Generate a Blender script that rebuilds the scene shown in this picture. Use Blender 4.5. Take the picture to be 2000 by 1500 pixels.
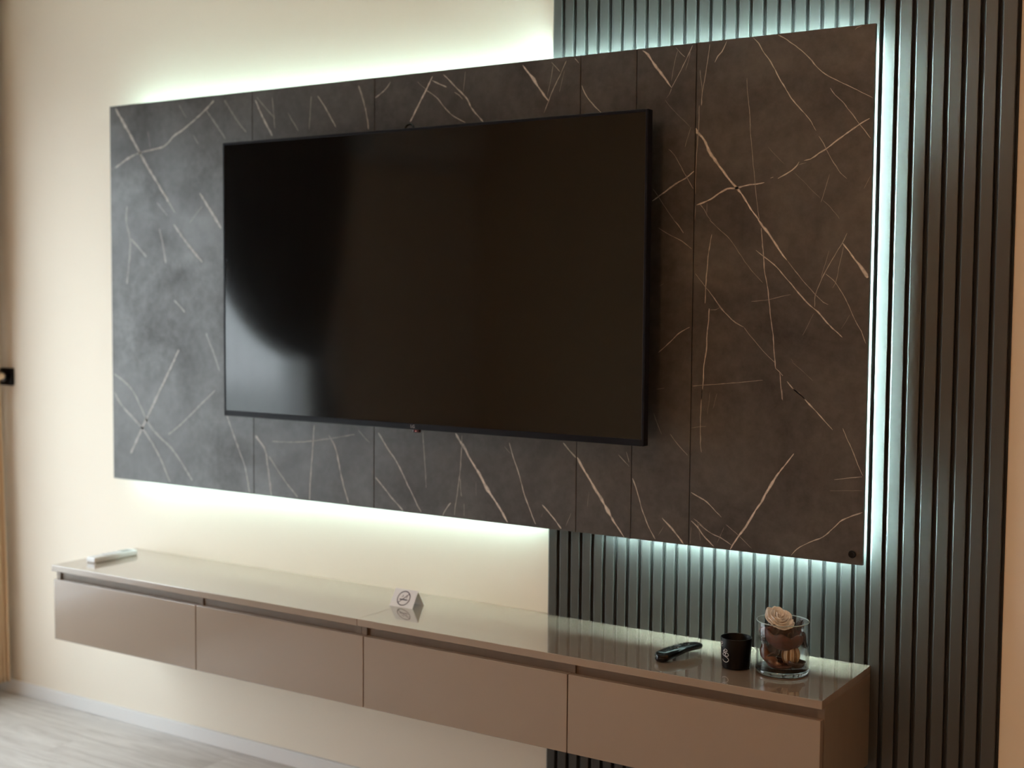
import bpy, bmesh, math, random
from mathutils import Matrix, Vector, noise

random.seed(7)
scene = bpy.context.scene
for o in list(bpy.data.objects):
    bpy.data.objects.remove(o, do_unlink=True)
COL = scene.collection

# ------------------------------------------------------------------ camera
cam_data = bpy.data.cameras.new('camera')
cam = bpy.data.objects.new('camera', cam_data)
COL.objects.link(cam)
cam_data.sensor_fit = 'HORIZONTAL'
cam_data.sensor_width = 36.0
cam_data.lens = 2560.8 * 36.0 / 2000.0
RIGHT = Vector((0.84070445, 0.541436, 0.00794231))
FWD = Vector((-0.53996601, 0.83934277, -0.06277274))
UP = Vector((-0.04065374, 0.04848474, 0.99799624))
CAM = Vector((3.57163796, -3.12391928, 1.50683787))
cam.matrix_world = Matrix((
    (RIGHT.x, UP.x, -FWD.x, CAM.x),
    (RIGHT.y, UP.y, -FWD.y, CAM.y),
    (RIGHT.z, UP.z, -FWD.z, CAM.z),
    (0, 0, 0, 1)))
cam_data.clip_start = 0.02
cam_data.clip_end = 200
cam_data.dof.use_dof = True
cam_data.dof.focus_distance = 3.15
cam_data.dof.aperture_fstop = 2.0
scene.camera = cam

# ------------------------------------------------------------------ world: overcast sky
SKY_COLOR = (0.87, 0.935, 1.0, 1)
SKY_STRENGTH = 12.6
world = bpy.data.worlds.new('sky')
scene.world = world
world.use_nodes = True
wbg = world.node_tree.nodes['Background']
wbg.inputs[0].default_value = SKY_COLOR
wbg.inputs[1].default_value = SKY_STRENGTH

# daylight sampling portal in the window opening (left wall)
WX = -0.78                        # room face of the left wall
WIN_Y0, WIN_Y1, WIN_Z0, WIN_Z1 = -2.14, -0.42, 0.28, 2.24
por = bpy.data.lights.new('window_portal', 'AREA')
por.shape = 'RECTANGLE'
por.size = WIN_Z1 - WIN_Z0
por.size_y = WIN_Y1 - WIN_Y0
por.cycles.is_portal = True
po = bpy.data.objects.new('window_portal', por)
po.matrix_world = Matrix.Translation((WX - 0.21, (WIN_Y0 + WIN_Y1) / 2, (WIN_Z0 + WIN_Z1) / 2)) @ Matrix.Rotation(-math.pi / 2, 4, 'Y')
COL.objects.link(po)

LED_TOP_WALL, LED_TOP_SLAT, LED_SIDE, LED_BOTTOM_WALL, LED_BOTTOM_SLAT, LED_ADDED_SLAT_WASH = 92.0, 380.0, 950.0, 44.0, 215.0, 400.0
LED_COLOR = (0.68, 1.0, 0.96)

# ------------------------------------------------------------------ colour management
vs = scene.view_settings
scene.display_settings.display_device = 'sRGB'
vs.view_transform = 'Standard'
vs.look = 'None'
vs.gamma = 1.0
vs.use_curve_mapping = False
vs.exposure = 0.05
cy = scene.cycles
cy.use_denoising = True
cy.use_adaptive_sampling = True
cy.adaptive_threshold = 0.05
cy.use_light_tree = True
cy.max_bounces = 8
cy.diffuse_bounces = 5
cy.glossy_bounces = 3
cy.transmission_bounces = 8
cy.transparent_max_bounces = 12
cy.sample_clamp_indirect = 8.0
cy.caustics_reflective = False
cy.caustics_refractive = False

# ================================================================== helpers
def lin(r, g, b):
    f = lambda c: c / 12.92 if c <= 0.04045 else ((c + 0.055) / 1.055) ** 2.4
    return (f(r / 255), f(g / 255), f(b / 255), 1)

def mat(name, color, rough=0.5, metal=0.0, spec=0.5, coat=0.0, coat_rough=0.03, noise_scale=0, noise_amt=0.0,
        bump=0.0, bump_scale=60, stretch=(1, 1, 1), emit=None, emit_strength=0.0):
    m = bpy.data.materials.new(name)
    m.use_nodes = True
    nt = m.node_tree
    b = nt.nodes['Principled BSDF']
    b.inputs['Base Color'].default_value = (*color[:3], 1)
    b.inputs['Roughness'].default_value = rough
    b.inputs['Metallic'].default_value = metal
    b.inputs['Specular IOR Level'].default_value = spec
    b.inputs['Coat Weight'].default_value = coat
    b.inputs['Coat Roughness'].default_value = coat_rough
    if emit:
        b.inputs['Emission Color'].default_value = (*emit[:3], 1)
        b.inputs['Emission Strength'].default_value = emit_strength
    if noise_amt or bump:
        tc = nt.nodes.new('ShaderNodeNewGeometry')
        mp = nt.nodes.new('ShaderNodeMapping')
        mp.inputs['Scale'].default_value = stretch
        nt.links.new(tc.outputs['Position'], mp.inputs['Vector'])
        if noise_amt:
            n = nt.nodes.new('ShaderNodeTexNoise')
            n.inputs['Scale'].default_value = noise_scale
            n.inputs['Detail'].default_value = 3
            nt.links.new(mp.outputs[0], n.inputs['Vector'])
            mr = nt.nodes.new('ShaderNodeMapRange')
            mr.inputs['From Min'].default_value = 0.25
            mr.inputs['From Max'].default_value = 0.75
            mr.inputs['To Min'].default_value = 1 - noise_amt
            mr.inputs['To Max'].default_value = 1 + noise_amt
            nt.links.new(n.outputs['Fac'], mr.inputs['Value'])
            mx = nt.nodes.new('ShaderNodeVectorMath')
            mx.operation = 'SCALE'
            mx.inputs[0].default_value = color[:3]
            nt.links.new(mr.outputs[0], mx.inputs['Scale'])
            nt.links.new(mx.outputs[0], b.inputs['Base Color'])
        if bump:
            n2 = nt.nodes.new('ShaderNodeTexNoise')
            n2.inputs['Scale'].default_value = bump_scale
            n2.inputs['Detail'].default_value = 2
            nt.links.new(mp.outputs[0], n2.inputs['Vector'])
            bp = nt.nodes.new('ShaderNodeBump')
            bp.inputs['Strength'].default_value = bump
            bp.inputs['Distance'].default_value = 0.002
            nt.links.new(n2.outputs['Fac'], bp.inputs['Height'])
            nt.links.new(bp.outputs[0], b.inputs['Normal'])
    return m

def link(o, parent=None, mats=(), smooth=False):
    COL.objects.link(o)
    if parent is not None:
        o.parent = parent
        o.matrix_parent_inverse = parent_inverse(parent)
    for m in mats:
        o.data.materials.append(m)
    if smooth:
        for p in o.data.polygons:
            p.use_smooth = True
    return o

def world_of(o):
    m = o.matrix_basis.copy()
    if o.parent is not None:
        m = world_of(o.parent) @ o.matrix_parent_inverse @ m
    return m

def parent_inverse(p):
    return world_of(p).inverted()

def from_bm(name, bm, m, parent=None, smooth=False):
    me = bpy.data.meshes.new(name)
    bmesh.ops.recalc_face_normals(bm, faces=bm.faces[:])
    bm.to_mesh(me)
    bm.free()
    return link(bpy.data.objects.new(name, me), parent, [m] if m else [], smooth)

def add_box(bm, lo, hi, bevel=0.0, seg=2):
    r = bmesh.ops.create_cube(bm, size=1)
    vsx = r['verts']
    for v in vsx:
        v.co = Vector([(lo[i] + hi[i]) / 2 + v.co[i] * (hi[i] - lo[i]) for i in range(3)])
    if bevel:
        es = set(e for v in vsx for e in v.link_edges)
        bmesh.ops.bevel(bm, geom=list(es), offset=bevel, segments=seg, affect='EDGES', profile=0.6)

def box(name, lo, hi, m, parent=None, bevel=0.0, seg=2):
    bm = bmesh.new()
    add_box(bm, lo, hi, bevel, seg)
    return from_bm(name, bm, m, parent)

def poly_prism(bm, pts, axis, a, b):
    """extrude a 2-D outline along one axis between a and b"""
    def mk(p, t):
        if axis == 2: return Vector((p[0], p[1], t))
        if axis == 1: return Vector((p[0], t, p[1]))
        return Vector((t, p[0], p[1]))
    v0 = [bm.verts.new(mk(p, a)) for p in pts]
    v1 = [bm.verts.new(mk(p, b)) for p in pts]
    bm.faces.new(v0)
    bm.faces.new(v1[::-1])
    n = len(pts)
    for i in range(n):
        bm.faces.new((v0[i], v1[i], v1[(i + 1) % n], v0[(i + 1) % n]))

def add_lathe(bm, prof, center=(0, 0, 0), seg=48, closed=False):
    rings = []
    for r, z in prof:
        if r < 1e-6:
            rings.append([bm.verts.new((center[0], center[1], center[2] + z))])
        else:
            rings.append([bm.verts.new((center[0] + r * math.cos(2 * math.pi * k / seg), center[1] + r * math.sin(2 * math.pi * k / seg), center[2] + z)) for k in range(seg)])
    pairs = list(zip(rings, rings[1:]))
    if closed:
        pairs.append((rings[-1], rings[0]))
    for a, b in pairs:
        for k in range(seg):
            k2 = (k + 1) % seg
            if len(a) == 1 and len(b) == 1: continue
            if len(a) == 1: bm.faces.new((a[0], b[k], b[k2]))
            elif len(b) == 1: bm.faces.new((a[k], a[k2], b[0]))
            else: bm.faces.new((a[k], a[k2], b[k2], b[k]))

def add_tube(bm, pts, r, seg=8, closed=False):
    pts = [Vector(p) for p in pts]
    n = len(pts)
    rings = []
    prev = None
    for i, p in enumerate(pts):
        if closed:
            t = pts[(i + 1) % n] - pts[(i - 1) % n]
        else:
            t = pts[min(i + 1, n - 1)] - pts[max(i - 1, 0)]
        t.normalize()
        if prev is None:
            a = Vector((0, 0, 1)) if abs(t.z) < 0.9 else Vector((1, 0, 0))
            u = t.cross(a).normalized()
        else:
            u = (prev - t * prev.dot(t)).normalized()
        prev = u
        w = t.cross(u)
        rr = r[i] if isinstance(r, (list, tuple)) else r
        rings.append([bm.verts.new(p + (u * math.cos(2 * math.pi * k / seg) + w * math.sin(2 * math.pi * k / seg)) * rr) for k in range(seg)])
    pr = list(zip(rings, rings[1:]))
    if closed: pr.append((rings[-1], rings[0]))
    for a, b in pr:
        for k in range(seg):
            bm.faces.new((a[k], a[(k + 1) % seg], b[(k + 1) % seg], b[k]))
    if not closed:
        bm.faces.new(rings[0][::-1]); bm.faces.new(rings[-1])

def empty(name, loc):
    o = bpy.data.objects.new(name, None)
    o.location = loc
    o.empty_display_size = 0.05
    COL.objects.link(o)
    return o

def tag(o, label=None, cat=None, group=None, kind=None):
    if label: o['label'] = label
    if cat: o['category'] = cat
    if group: o['group'] = group
    if kind: o['kind'] = kind
    return o

# ================================================================== materials
M = {}
WALL = (0.865, 0.80, 0.695)
M['wall'] = mat('cream_wall_paint', WALL, 0.75, spec=0.25)
M['warm_bounce_wall'] = mat('peach_bounce_paint', (0.84, 0.60, 0.38), 0.8, spec=0.2)  # unseen walls tinted peach to warm the bounced light
M['ceiling'] = mat('ceiling_paint', (0.90, 0.86, 0.80), 0.9, spec=0.2)
M['baseboard'] = mat('white_baseboard', (0.80, 0.81, 0.82), 0.35)
M['slat'] = mat('dark_grey_slat', (0.058, 0.058, 0.055), 0.40, spec=0.45, noise_scale=30, noise_amt=0.06, stretch=(1, 1, 0.05))
M['slat_back'] = mat('slat_backing', (0.02, 0.02, 0.02), 0.8)
M['taupe'] = mat('glossy_taupe_lacquer', (0.30, 0.235, 0.183), 0.25, spec=0.4, coat=0.7, coat_rough=0.03)
M['taupe_top'] = mat('glossy_taupe_worktop', (0.325, 0.262, 0.203), 0.2, spec=0.5, coat=1.0, coat_rough=0.006)
M['taupe_top'].node_tree.nodes['Principled BSDF'].inputs['Coat IOR'].default_value = 2.1
M['carcass'] = mat('taupe_carcass', (0.21, 0.16, 0.12), 0.45, noise_scale=40, noise_amt=0.05, stretch=(1, 1, 0.1))
M['black'] = mat('black_plastic', (0.004, 0.004, 0.005), 0.4, spec=0.2)
M['black_gloss'] = mat('black_gloss_plastic', (0.004, 0.0045, 0.005), 0.16, spec=0.3)
M['tv_frame'] = mat('tv_frame_dark', (0.008, 0.008, 0.012), 0.45, spec=0.12)
M['tv_glass'] = mat('tv_screen_glass', (0.004, 0.004, 0.004), 0.09, spec=0.5)
M['led'] = {}
M['white_plastic'] = mat('white_plastic', (0.78, 0.79, 0.80), 0.4)
M['batten'] = mat('panel_batten', (0.55, 0.42, 0.28), 0.7)
M['curtain'] = mat('beige_curtain_fabric', (0.70, 0.52, 0.34), 0.9, spec=0.1, noise_scale=25, noise_amt=0.06, stretch=(1, 1, 0.15), bump=0.2, bump_scale=400)
M['steel'] = mat('brushed_steel', (0.55, 0.55, 0.55), 0.35, metal=1.0)
M['upvc'] = mat('white_window_frame', (0.82, 0.83, 0.84), 0.35)
M['ground'] = mat('outdoor_ground_mat', (0.25, 0.26, 0.24), 0.9, noise_scale=1, noise_amt=0.2)

def stone_material(name, vein):
    """dark brown marble print; with vein=True the mesh attribute 'vein' mixes in the light vein colour"""
    m = bpy.data.materials.new(name)
    m.use_nodes = True
    nt = m.node_tree
    N, L = nt.nodes, nt.links
    b = N['Principled BSDF']
    b.inputs['Roughness'].default_value = STONE_ROUGH
    b.inputs['Specular IOR Level'].default_value = STONE_SPEC
    g = N.new('ShaderNodeNewGeometry')
    n1 = N.new('ShaderNodeTexNoise'); n1.inputs['Scale'].default_value = 3.2; n1.inputs['Detail'].default_value = 5; n1.inputs['Roughness'].default_value = 0.62; n1.inputs['Distortion'].default_value = 0.6
    n2 = N.new('ShaderNodeTexNoise'); n2.inputs['Scale'].default_value = 38; n2.inputs['Detail'].default_value = 4; n2.inputs['Roughness'].default_value = 0.7
    L.new(g.outputs['Position'], n1.inputs['Vector']); L.new(g.outputs['Position'], n2.inputs['Vector'])
    add = N.new('ShaderNodeMath'); add.operation = 'MULTIPLY_ADD'; add.inputs[1].default_value = 0.45
    L.new(n2.outputs['Fac'], add.inputs[0]); L.new(n1.outputs['Fac'], add.inputs[2])
    cr = N.new('ShaderNodeValToRGB')
    cr.color_ramp.elements[0].position = 0.45; cr.color_ramp.elements[0].color = (*STONE_A, 1)
    cr.color_ramp.elements[1].position = 1.0; cr.color_ramp.elements[1].color = (*STONE_B, 1)
    L.new(add.outputs[0], cr.inputs['Fac'])
    out = cr.outputs['Color']
    if vein:
        at = N.new('ShaderNodeAttribute'); at.attribute_name = 'vein'
        n3 = N.new('ShaderNodeTexNoise'); n3.inputs['Scale'].default_value = 90; n3.inputs['Detail'].default_value = 4
        L.new(g.outputs['Position'], n3.inputs['Vector'])
        mr = N.new('ShaderNodeMapRange'); mr.inputs['From Min'].default_value = 0.3; mr.inputs['From Max'].default_value = 0.6; mr.inputs['To Min'].default_value = 0.55; mr.inputs['To Max'].default_value = 1.0
        L.new(n3.outputs['Fac'], mr.inputs['Value'])
        mu = N.new('ShaderNodeMath'); mu.operation = 'MULTIPLY'
        L.new(at.outputs['Fac'], mu.inputs[0]); L.new(mr.outputs[0], mu.inputs[1])
        mx = N.new('ShaderNodeMix'); mx.data_type = 'RGBA'
        L.new(mu.outputs[0], mx.inputs['Factor'])
        L.new(out, mx.inputs['A'])
        mx.inputs['B'].default_value = (*VEIN_COLOR, 1)
        out = mx.outputs['Result']
    L.new(out, b.inputs['Base Color'])
    rr = N.new('ShaderNodeMapRange'); rr.inputs['From Min'].default_value = 0.5; rr.inputs['From Max'].default_value = 0.95
    rr.inputs['To Min'].default_value = STONE_ROUGH + 0.06; rr.inputs['To Max'].default_value = STONE_ROUGH - 0.04
    L.new(add.outputs[0], rr.inputs['Value']); L.new(rr.outputs[0], b.inputs['Roughness'])
    sp = N.new('ShaderNodeMapRange'); sp.inputs['From Min'].default_value = 0.5; sp.inputs['From Max'].default_value = 0.95
    sp.inputs['To Min'].default_value = STONE_SPEC * 0.75; sp.inputs['To Max'].default_value = STONE_SPEC * 1.6
    L.new(add.outputs[0], sp.inputs['Value']); L.new(sp.outputs[0], b.inputs['Specular IOR Level'])
    return m
STONE_ROUGH, STONE_SPEC = 0.42, 0.5
STONE_A, STONE_B = (0.034, 0.030, 0.028), (0.077, 0.070, 0.066)
VEIN_COLOR = (0.70, 0.62, 0.55)
M['stone'] = stone_material('dark_marble_print', False)
M['vein'] = stone_material('marble_vein_print', True)

def floor_material():
    m = bpy.data.materials.new('light_grey_laminate')
    m.use_nodes = True
    nt = m.node_tree
    N, L = nt.nodes, nt.links
    b = N['Principled BSDF']
    b.inputs['Roughness'].default_value = 0.4
    g = N.new('ShaderNodeNewGeometry')
    oi = N.new('ShaderNodeObjectInfo')
    mp = N.new('ShaderNodeMapping'); mp.inputs['Scale'].default_value = (1.2, 11, 1)
    L.new(g.outputs['Position'], mp.inputs['Vector'])
    cx = N.new('ShaderNodeCombineXYZ')
    mul = N.new('ShaderNodeMath'); mul.operation = 'MULTIPLY'; mul.inputs[1].default_value = 40
    L.new(oi.outputs['Random'], mul.inputs[0]); L.new(mul.outputs[0], cx.inputs[0])
    L.new(cx.outputs[0], mp.inputs['Location'])
    n = N.new('ShaderNodeTexNoise'); n.inputs['Scale'].default_value = 2.5; n.inputs['Detail'].default_value = 5; n.inputs['Roughness'].default_value = 0.65; n.inputs['Distortion'].default_value = 0.8
    L.new(mp.outputs[0], n.inputs['Vector'])
    cr = N.new('ShaderNodeValToRGB')
    cr.color_ramp.elements[0].position = 0.3; cr.color_ramp.elements[0].color = (0.46, 0.44, 0.42, 1)
    cr.color_ramp.elements[1].position = 0.72; cr.color_ramp.elements[1].color = (0.72, 0.71, 0.69, 1)
    L.new(n.outputs['Fac'], cr.inputs['Fac'])
    L.new(cr.outputs['Color'], b.inputs['Base Color'])
    bp = N.new('ShaderNodeBump'); bp.inputs['Strength'].default_value = 0.1; bp.inputs['Distance'].default_value = 0.002
    L.new(n.outputs['Fac'], bp.inputs['Height']); L.new(bp.outputs[0], b.inputs['Normal'])
    return m
M['floor'] = floor_material()

def pane_material():
    m = bpy.data.materials.new('window_glass')
    m.use_nodes = True
    nt = m.node_tree
    for n in list(nt.nodes): nt.nodes.remove(n)
    o = nt.nodes.new('ShaderNodeOutputMaterial')
    t = nt.nodes.new('ShaderNodeBsdfTransparent'); t.inputs[0].default_value = (0.95, 0.97, 0.96, 1)
    gl = nt.nodes.new('ShaderNodeBsdfGlossy'); gl.inputs['Roughness'].default_value = 0.02
    lw = nt.nodes.new('ShaderNodeLayerWeight'); lw.inputs['Blend'].default_value = 0.5
    pw = nt.nodes.new('ShaderNodeMath'); pw.operation = 'POWER'; pw.inputs[1].default_value = 5.0
    fr = nt.nodes.new('ShaderNodeMath'); fr.operation = 'MULTIPLY_ADD'; fr.inputs[1].default_value = 0.9; fr.inputs[2].default_value = 0.04
    nt.links.new(lw.outputs['Facing'], pw.inputs[0]); nt.links.new(pw.outputs[0], fr.inputs[0])
    mx = nt.nodes.new('ShaderNodeMixShader')
    nt.links.new(fr.outputs[0], mx.inputs[0]); nt.links.new(t.outputs[0], mx.inputs[1]); nt.links.new(gl.outputs[0], mx.inputs[2])
    nt.links.new(mx.outputs[0], o.inputs[0])
    return m
M['pane'] = pane_material()

# ================================================================== room shell
RX1, RY0, CH = 4.85, -3.55, 2.66      # right wall face, wall behind the camera, ceiling height
T = 0.20
fl = box('floor', (WX - T, RY0 - T, -0.10), (RX1 + T, T, -0.008), M['floor'])
tag(fl, kind='structure')
BW, BL = 0.193, 1.286
row, y = 0, 0.0
plank_mesh = {}
while y > RY0 + 1e-3:
    y1 = max(y - BW, RY0)
    x = WX - (0.43 * row % 1.0) * BL
    while x < RX1:
        xa, xb = max(x, WX), min(x + BL, RX1)
        if xb - xa > 0.01:
            box('floor_board', (xa + 0.0003, y1 + 0.0003, -0.008), (xb - 0.0003, y - 0.0003, 0.0), M['floor'], fl)
        x += BL
    y = y1
    row += 1
tag(box('wall_back', (WX - T, 0, -0.1), (RX1 + T, T, CH), M['wall']), kind='structure')
tag(box('wall_right', (RX1, RY0 - T, -0.1), (RX1 + T, 0, CH), M['warm_bounce_wall']), kind='structure')
tag(box('wall_front', (WX - T, RY0 - T, -0.1), (RX1, RY0, CH), M['warm_bounce_wall']), kind='structure')
tag(box('ceiling', (WX - T, RY0 - T, CH), (RX1 + T, T, CH + 0.1), M['ceiling']), kind='structure')
bm = bmesh.new()
add_box(bm, (WX - T, RY0, -0.1), (WX, WIN_Y0, CH))
add_box(bm, (WX - T, WIN_Y1, -0.1), (WX, 0, CH))
add_box(bm, (WX - T, WIN_Y0, -0.1), (WX, WIN_Y1, WIN_Z0))
add_box(bm, (WX - T, WIN_Y0, WIN_Z1), (WX, WIN_Y1, CH))
tag(from_bm('wall_left', bm, M['wall']), kind='structure')
tag(box('outdoor_ground', (-60, -50, -3.3), (WX - T - 0.3, 50, -3.2), M['ground']), kind='structure')

# baseboards
def baseboard(name, lo, hi):
    tag(box(name, lo, hi, M['baseboard'], bevel=0.003), kind='structure')
SX0, SX1 = 1.6935, 2.9125
BBH = 0.0507
baseboard('baseboard_back', (WX, -0.012, 0), (SX0 - 0.002, 0, BBH))
baseboard('baseboard_back_right', (SX1 + 0.002, -0.012, 0), (RX1, 0, BBH))
baseboard('baseboard_left', (WX, RY0 + 0.012, 0), (WX + 0.012, -0.012, BBH))
baseboard('baseboard_right', (RX1 - 0.012, RY0 + 0.012, 0), (RX1, -0.012, BBH))
baseboard('baseboard_front', (WX, RY0, 0), (RX1, RY0 + 0.012, BBH))

# window in the left wall (seen mirrored in the screen)
win = empty('window_1', (WX - 0.15, (WIN_Y0 + WIN_Y1) / 2, WIN_Z0))
tag(win, kind='structure')
fx0, fx1 = WX - 0.17, WX - 0.10
fw = 0.06
bm = bmesh.new()
add_box(bm, (fx0, WIN_Y0, WIN_Z0), (fx1, WIN_Y1, WIN_Z0 + fw))
add_box(bm, (fx0, WIN_Y0, WIN_Z1 - fw), (fx1, WIN_Y1, WIN_Z1))
add_box(bm, (fx0, WIN_Y0, WIN_Z0 + fw), (fx1, WIN_Y0 + fw, WIN_Z1 - fw))
add_box(bm, (fx0, WIN_Y1 - fw, WIN_Z0 + fw), (fx1, WIN_Y1, WIN_Z1 - fw))
from_bm('window_frame', bm, M['upvc'], win)
ym = (WIN_Y0 + WIN_Y1) / 2
box('mullion', (fx0, ym - 0.04, WIN_Z0 + fw), (fx1, ym + 0.04, WIN_Z1 - fw), M['upvc'], win)
box('pane', (fx0 + 0.03, WIN_Y0 + fw, WIN_Z0 + fw), (fx0 + 0.036, ym - 0.04, WIN_Z1 - fw), M['pane'], win)
box('pane', (fx0 + 0.03, ym + 0.04, WIN_Z0 + fw), (fx0 + 0.036, WIN_Y1 - fw, WIN_Z1 - fw), M['pane'], win)
box('window_sill', (WX - 0.10, WIN_Y0, WIN_Z0), (WX, WIN_Y1, WIN_Z0 + 0.012), M['upvc'], win, bevel=0.004)

# ================================================================== slatted wall panel
slatwall = empty('slatted_panel', ((SX0 + SX1) / 2, 0, 0))
tag(slatwall, 'dark grey vertical slatted panel running up the wall behind the stone-look board', 'wall panel')
box('backing_board', (SX0, -0.003, 0), (SX1, 0, CH), M['slat_back'], slatwall)
edges = []
for i in range(33):
    if i <= 16: x = 1.6935 + (2.2724 - 1.6935) / 16 * i
    elif i <= 26: x = 2.2724 + (2.6400 - 2.2724) / 10 * (i - 16)
    else: x = 2.6400 + (2.8715 - 2.6400) / 6 * (i - 26)
    edges.append(x)
edges.append(2.9125 + 0.0006)
slat_mesh = {}
ST = 0.014
for i in range(33):
    w = round(edges[i + 1] - edges[i], 5)
    key = round(w, 4)
    if key not in slat_mesh:
        bm = bmesh.new()
        g = 0.0072
        # profile: chamfered flanks, thin dark groove to the next slat
        prof = [(0, -0.003), (0, -0.0088), (0.0048, -ST + 0.0003), (0.0056, -ST), (w - g - 0.0008, -ST), (w - g, -ST + 0.0008), (w - g, -0.003)]
        poly_prism(bm, prof, 2, 0.0, CH)
        bmesh.ops.recalc_face_normals(bm, faces=bm.faces[:])
        me = bpy.data.meshes.new('slat')
        bm.to_mesh(me); bm.free()
        me.materials.append(M['slat'])
        slat_mesh[key] = me
    o = bpy.data.objects.new('slat', slat_mesh[key])
    COL.objects.link(o)
    o.parent = slatwall
    o.location = (edges[i] - slatwall.location.x, 0, 0)

# ================================================================== backlit stone-look board
PX0, PX1, PZ0, PZ1 = -0.0446, 2.6007, 0.883, 2.1609
PY = -0.06
board = empty('backlit_board', ((PX0 + PX1) / 2, 0, PZ0))
tag(board, 'large dark brown marble-look board with light veins, lit from behind, holding the television', 'wall board')
SEAMS = [PX0, 0.62, 1.111, 1.8098, 1.9774, 2.1458, PX1]
planks = []
box('seam_light_block', (PX0 + 0.003, PY + 0.011, PZ0 + 0.003), (PX1 - 0.003, PY + 0.0125, PZ1 - 0.003), M['slat_back'], board)  # added sheet blocking LED light at the plank seams
for a, b_ in zip(SEAMS, SEAMS[1:]):
    g0 = 0.0 if a == PX0 else 0.0009
    g1 = 0.0 if b_ == PX1 else 0.0009
    planks.append(box('stone_plank', (a + g0, PY, PZ0), (b_ - g1, PY + 0.011, PZ1), M['stone'], board, bevel=0.0008, seg=1))
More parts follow.
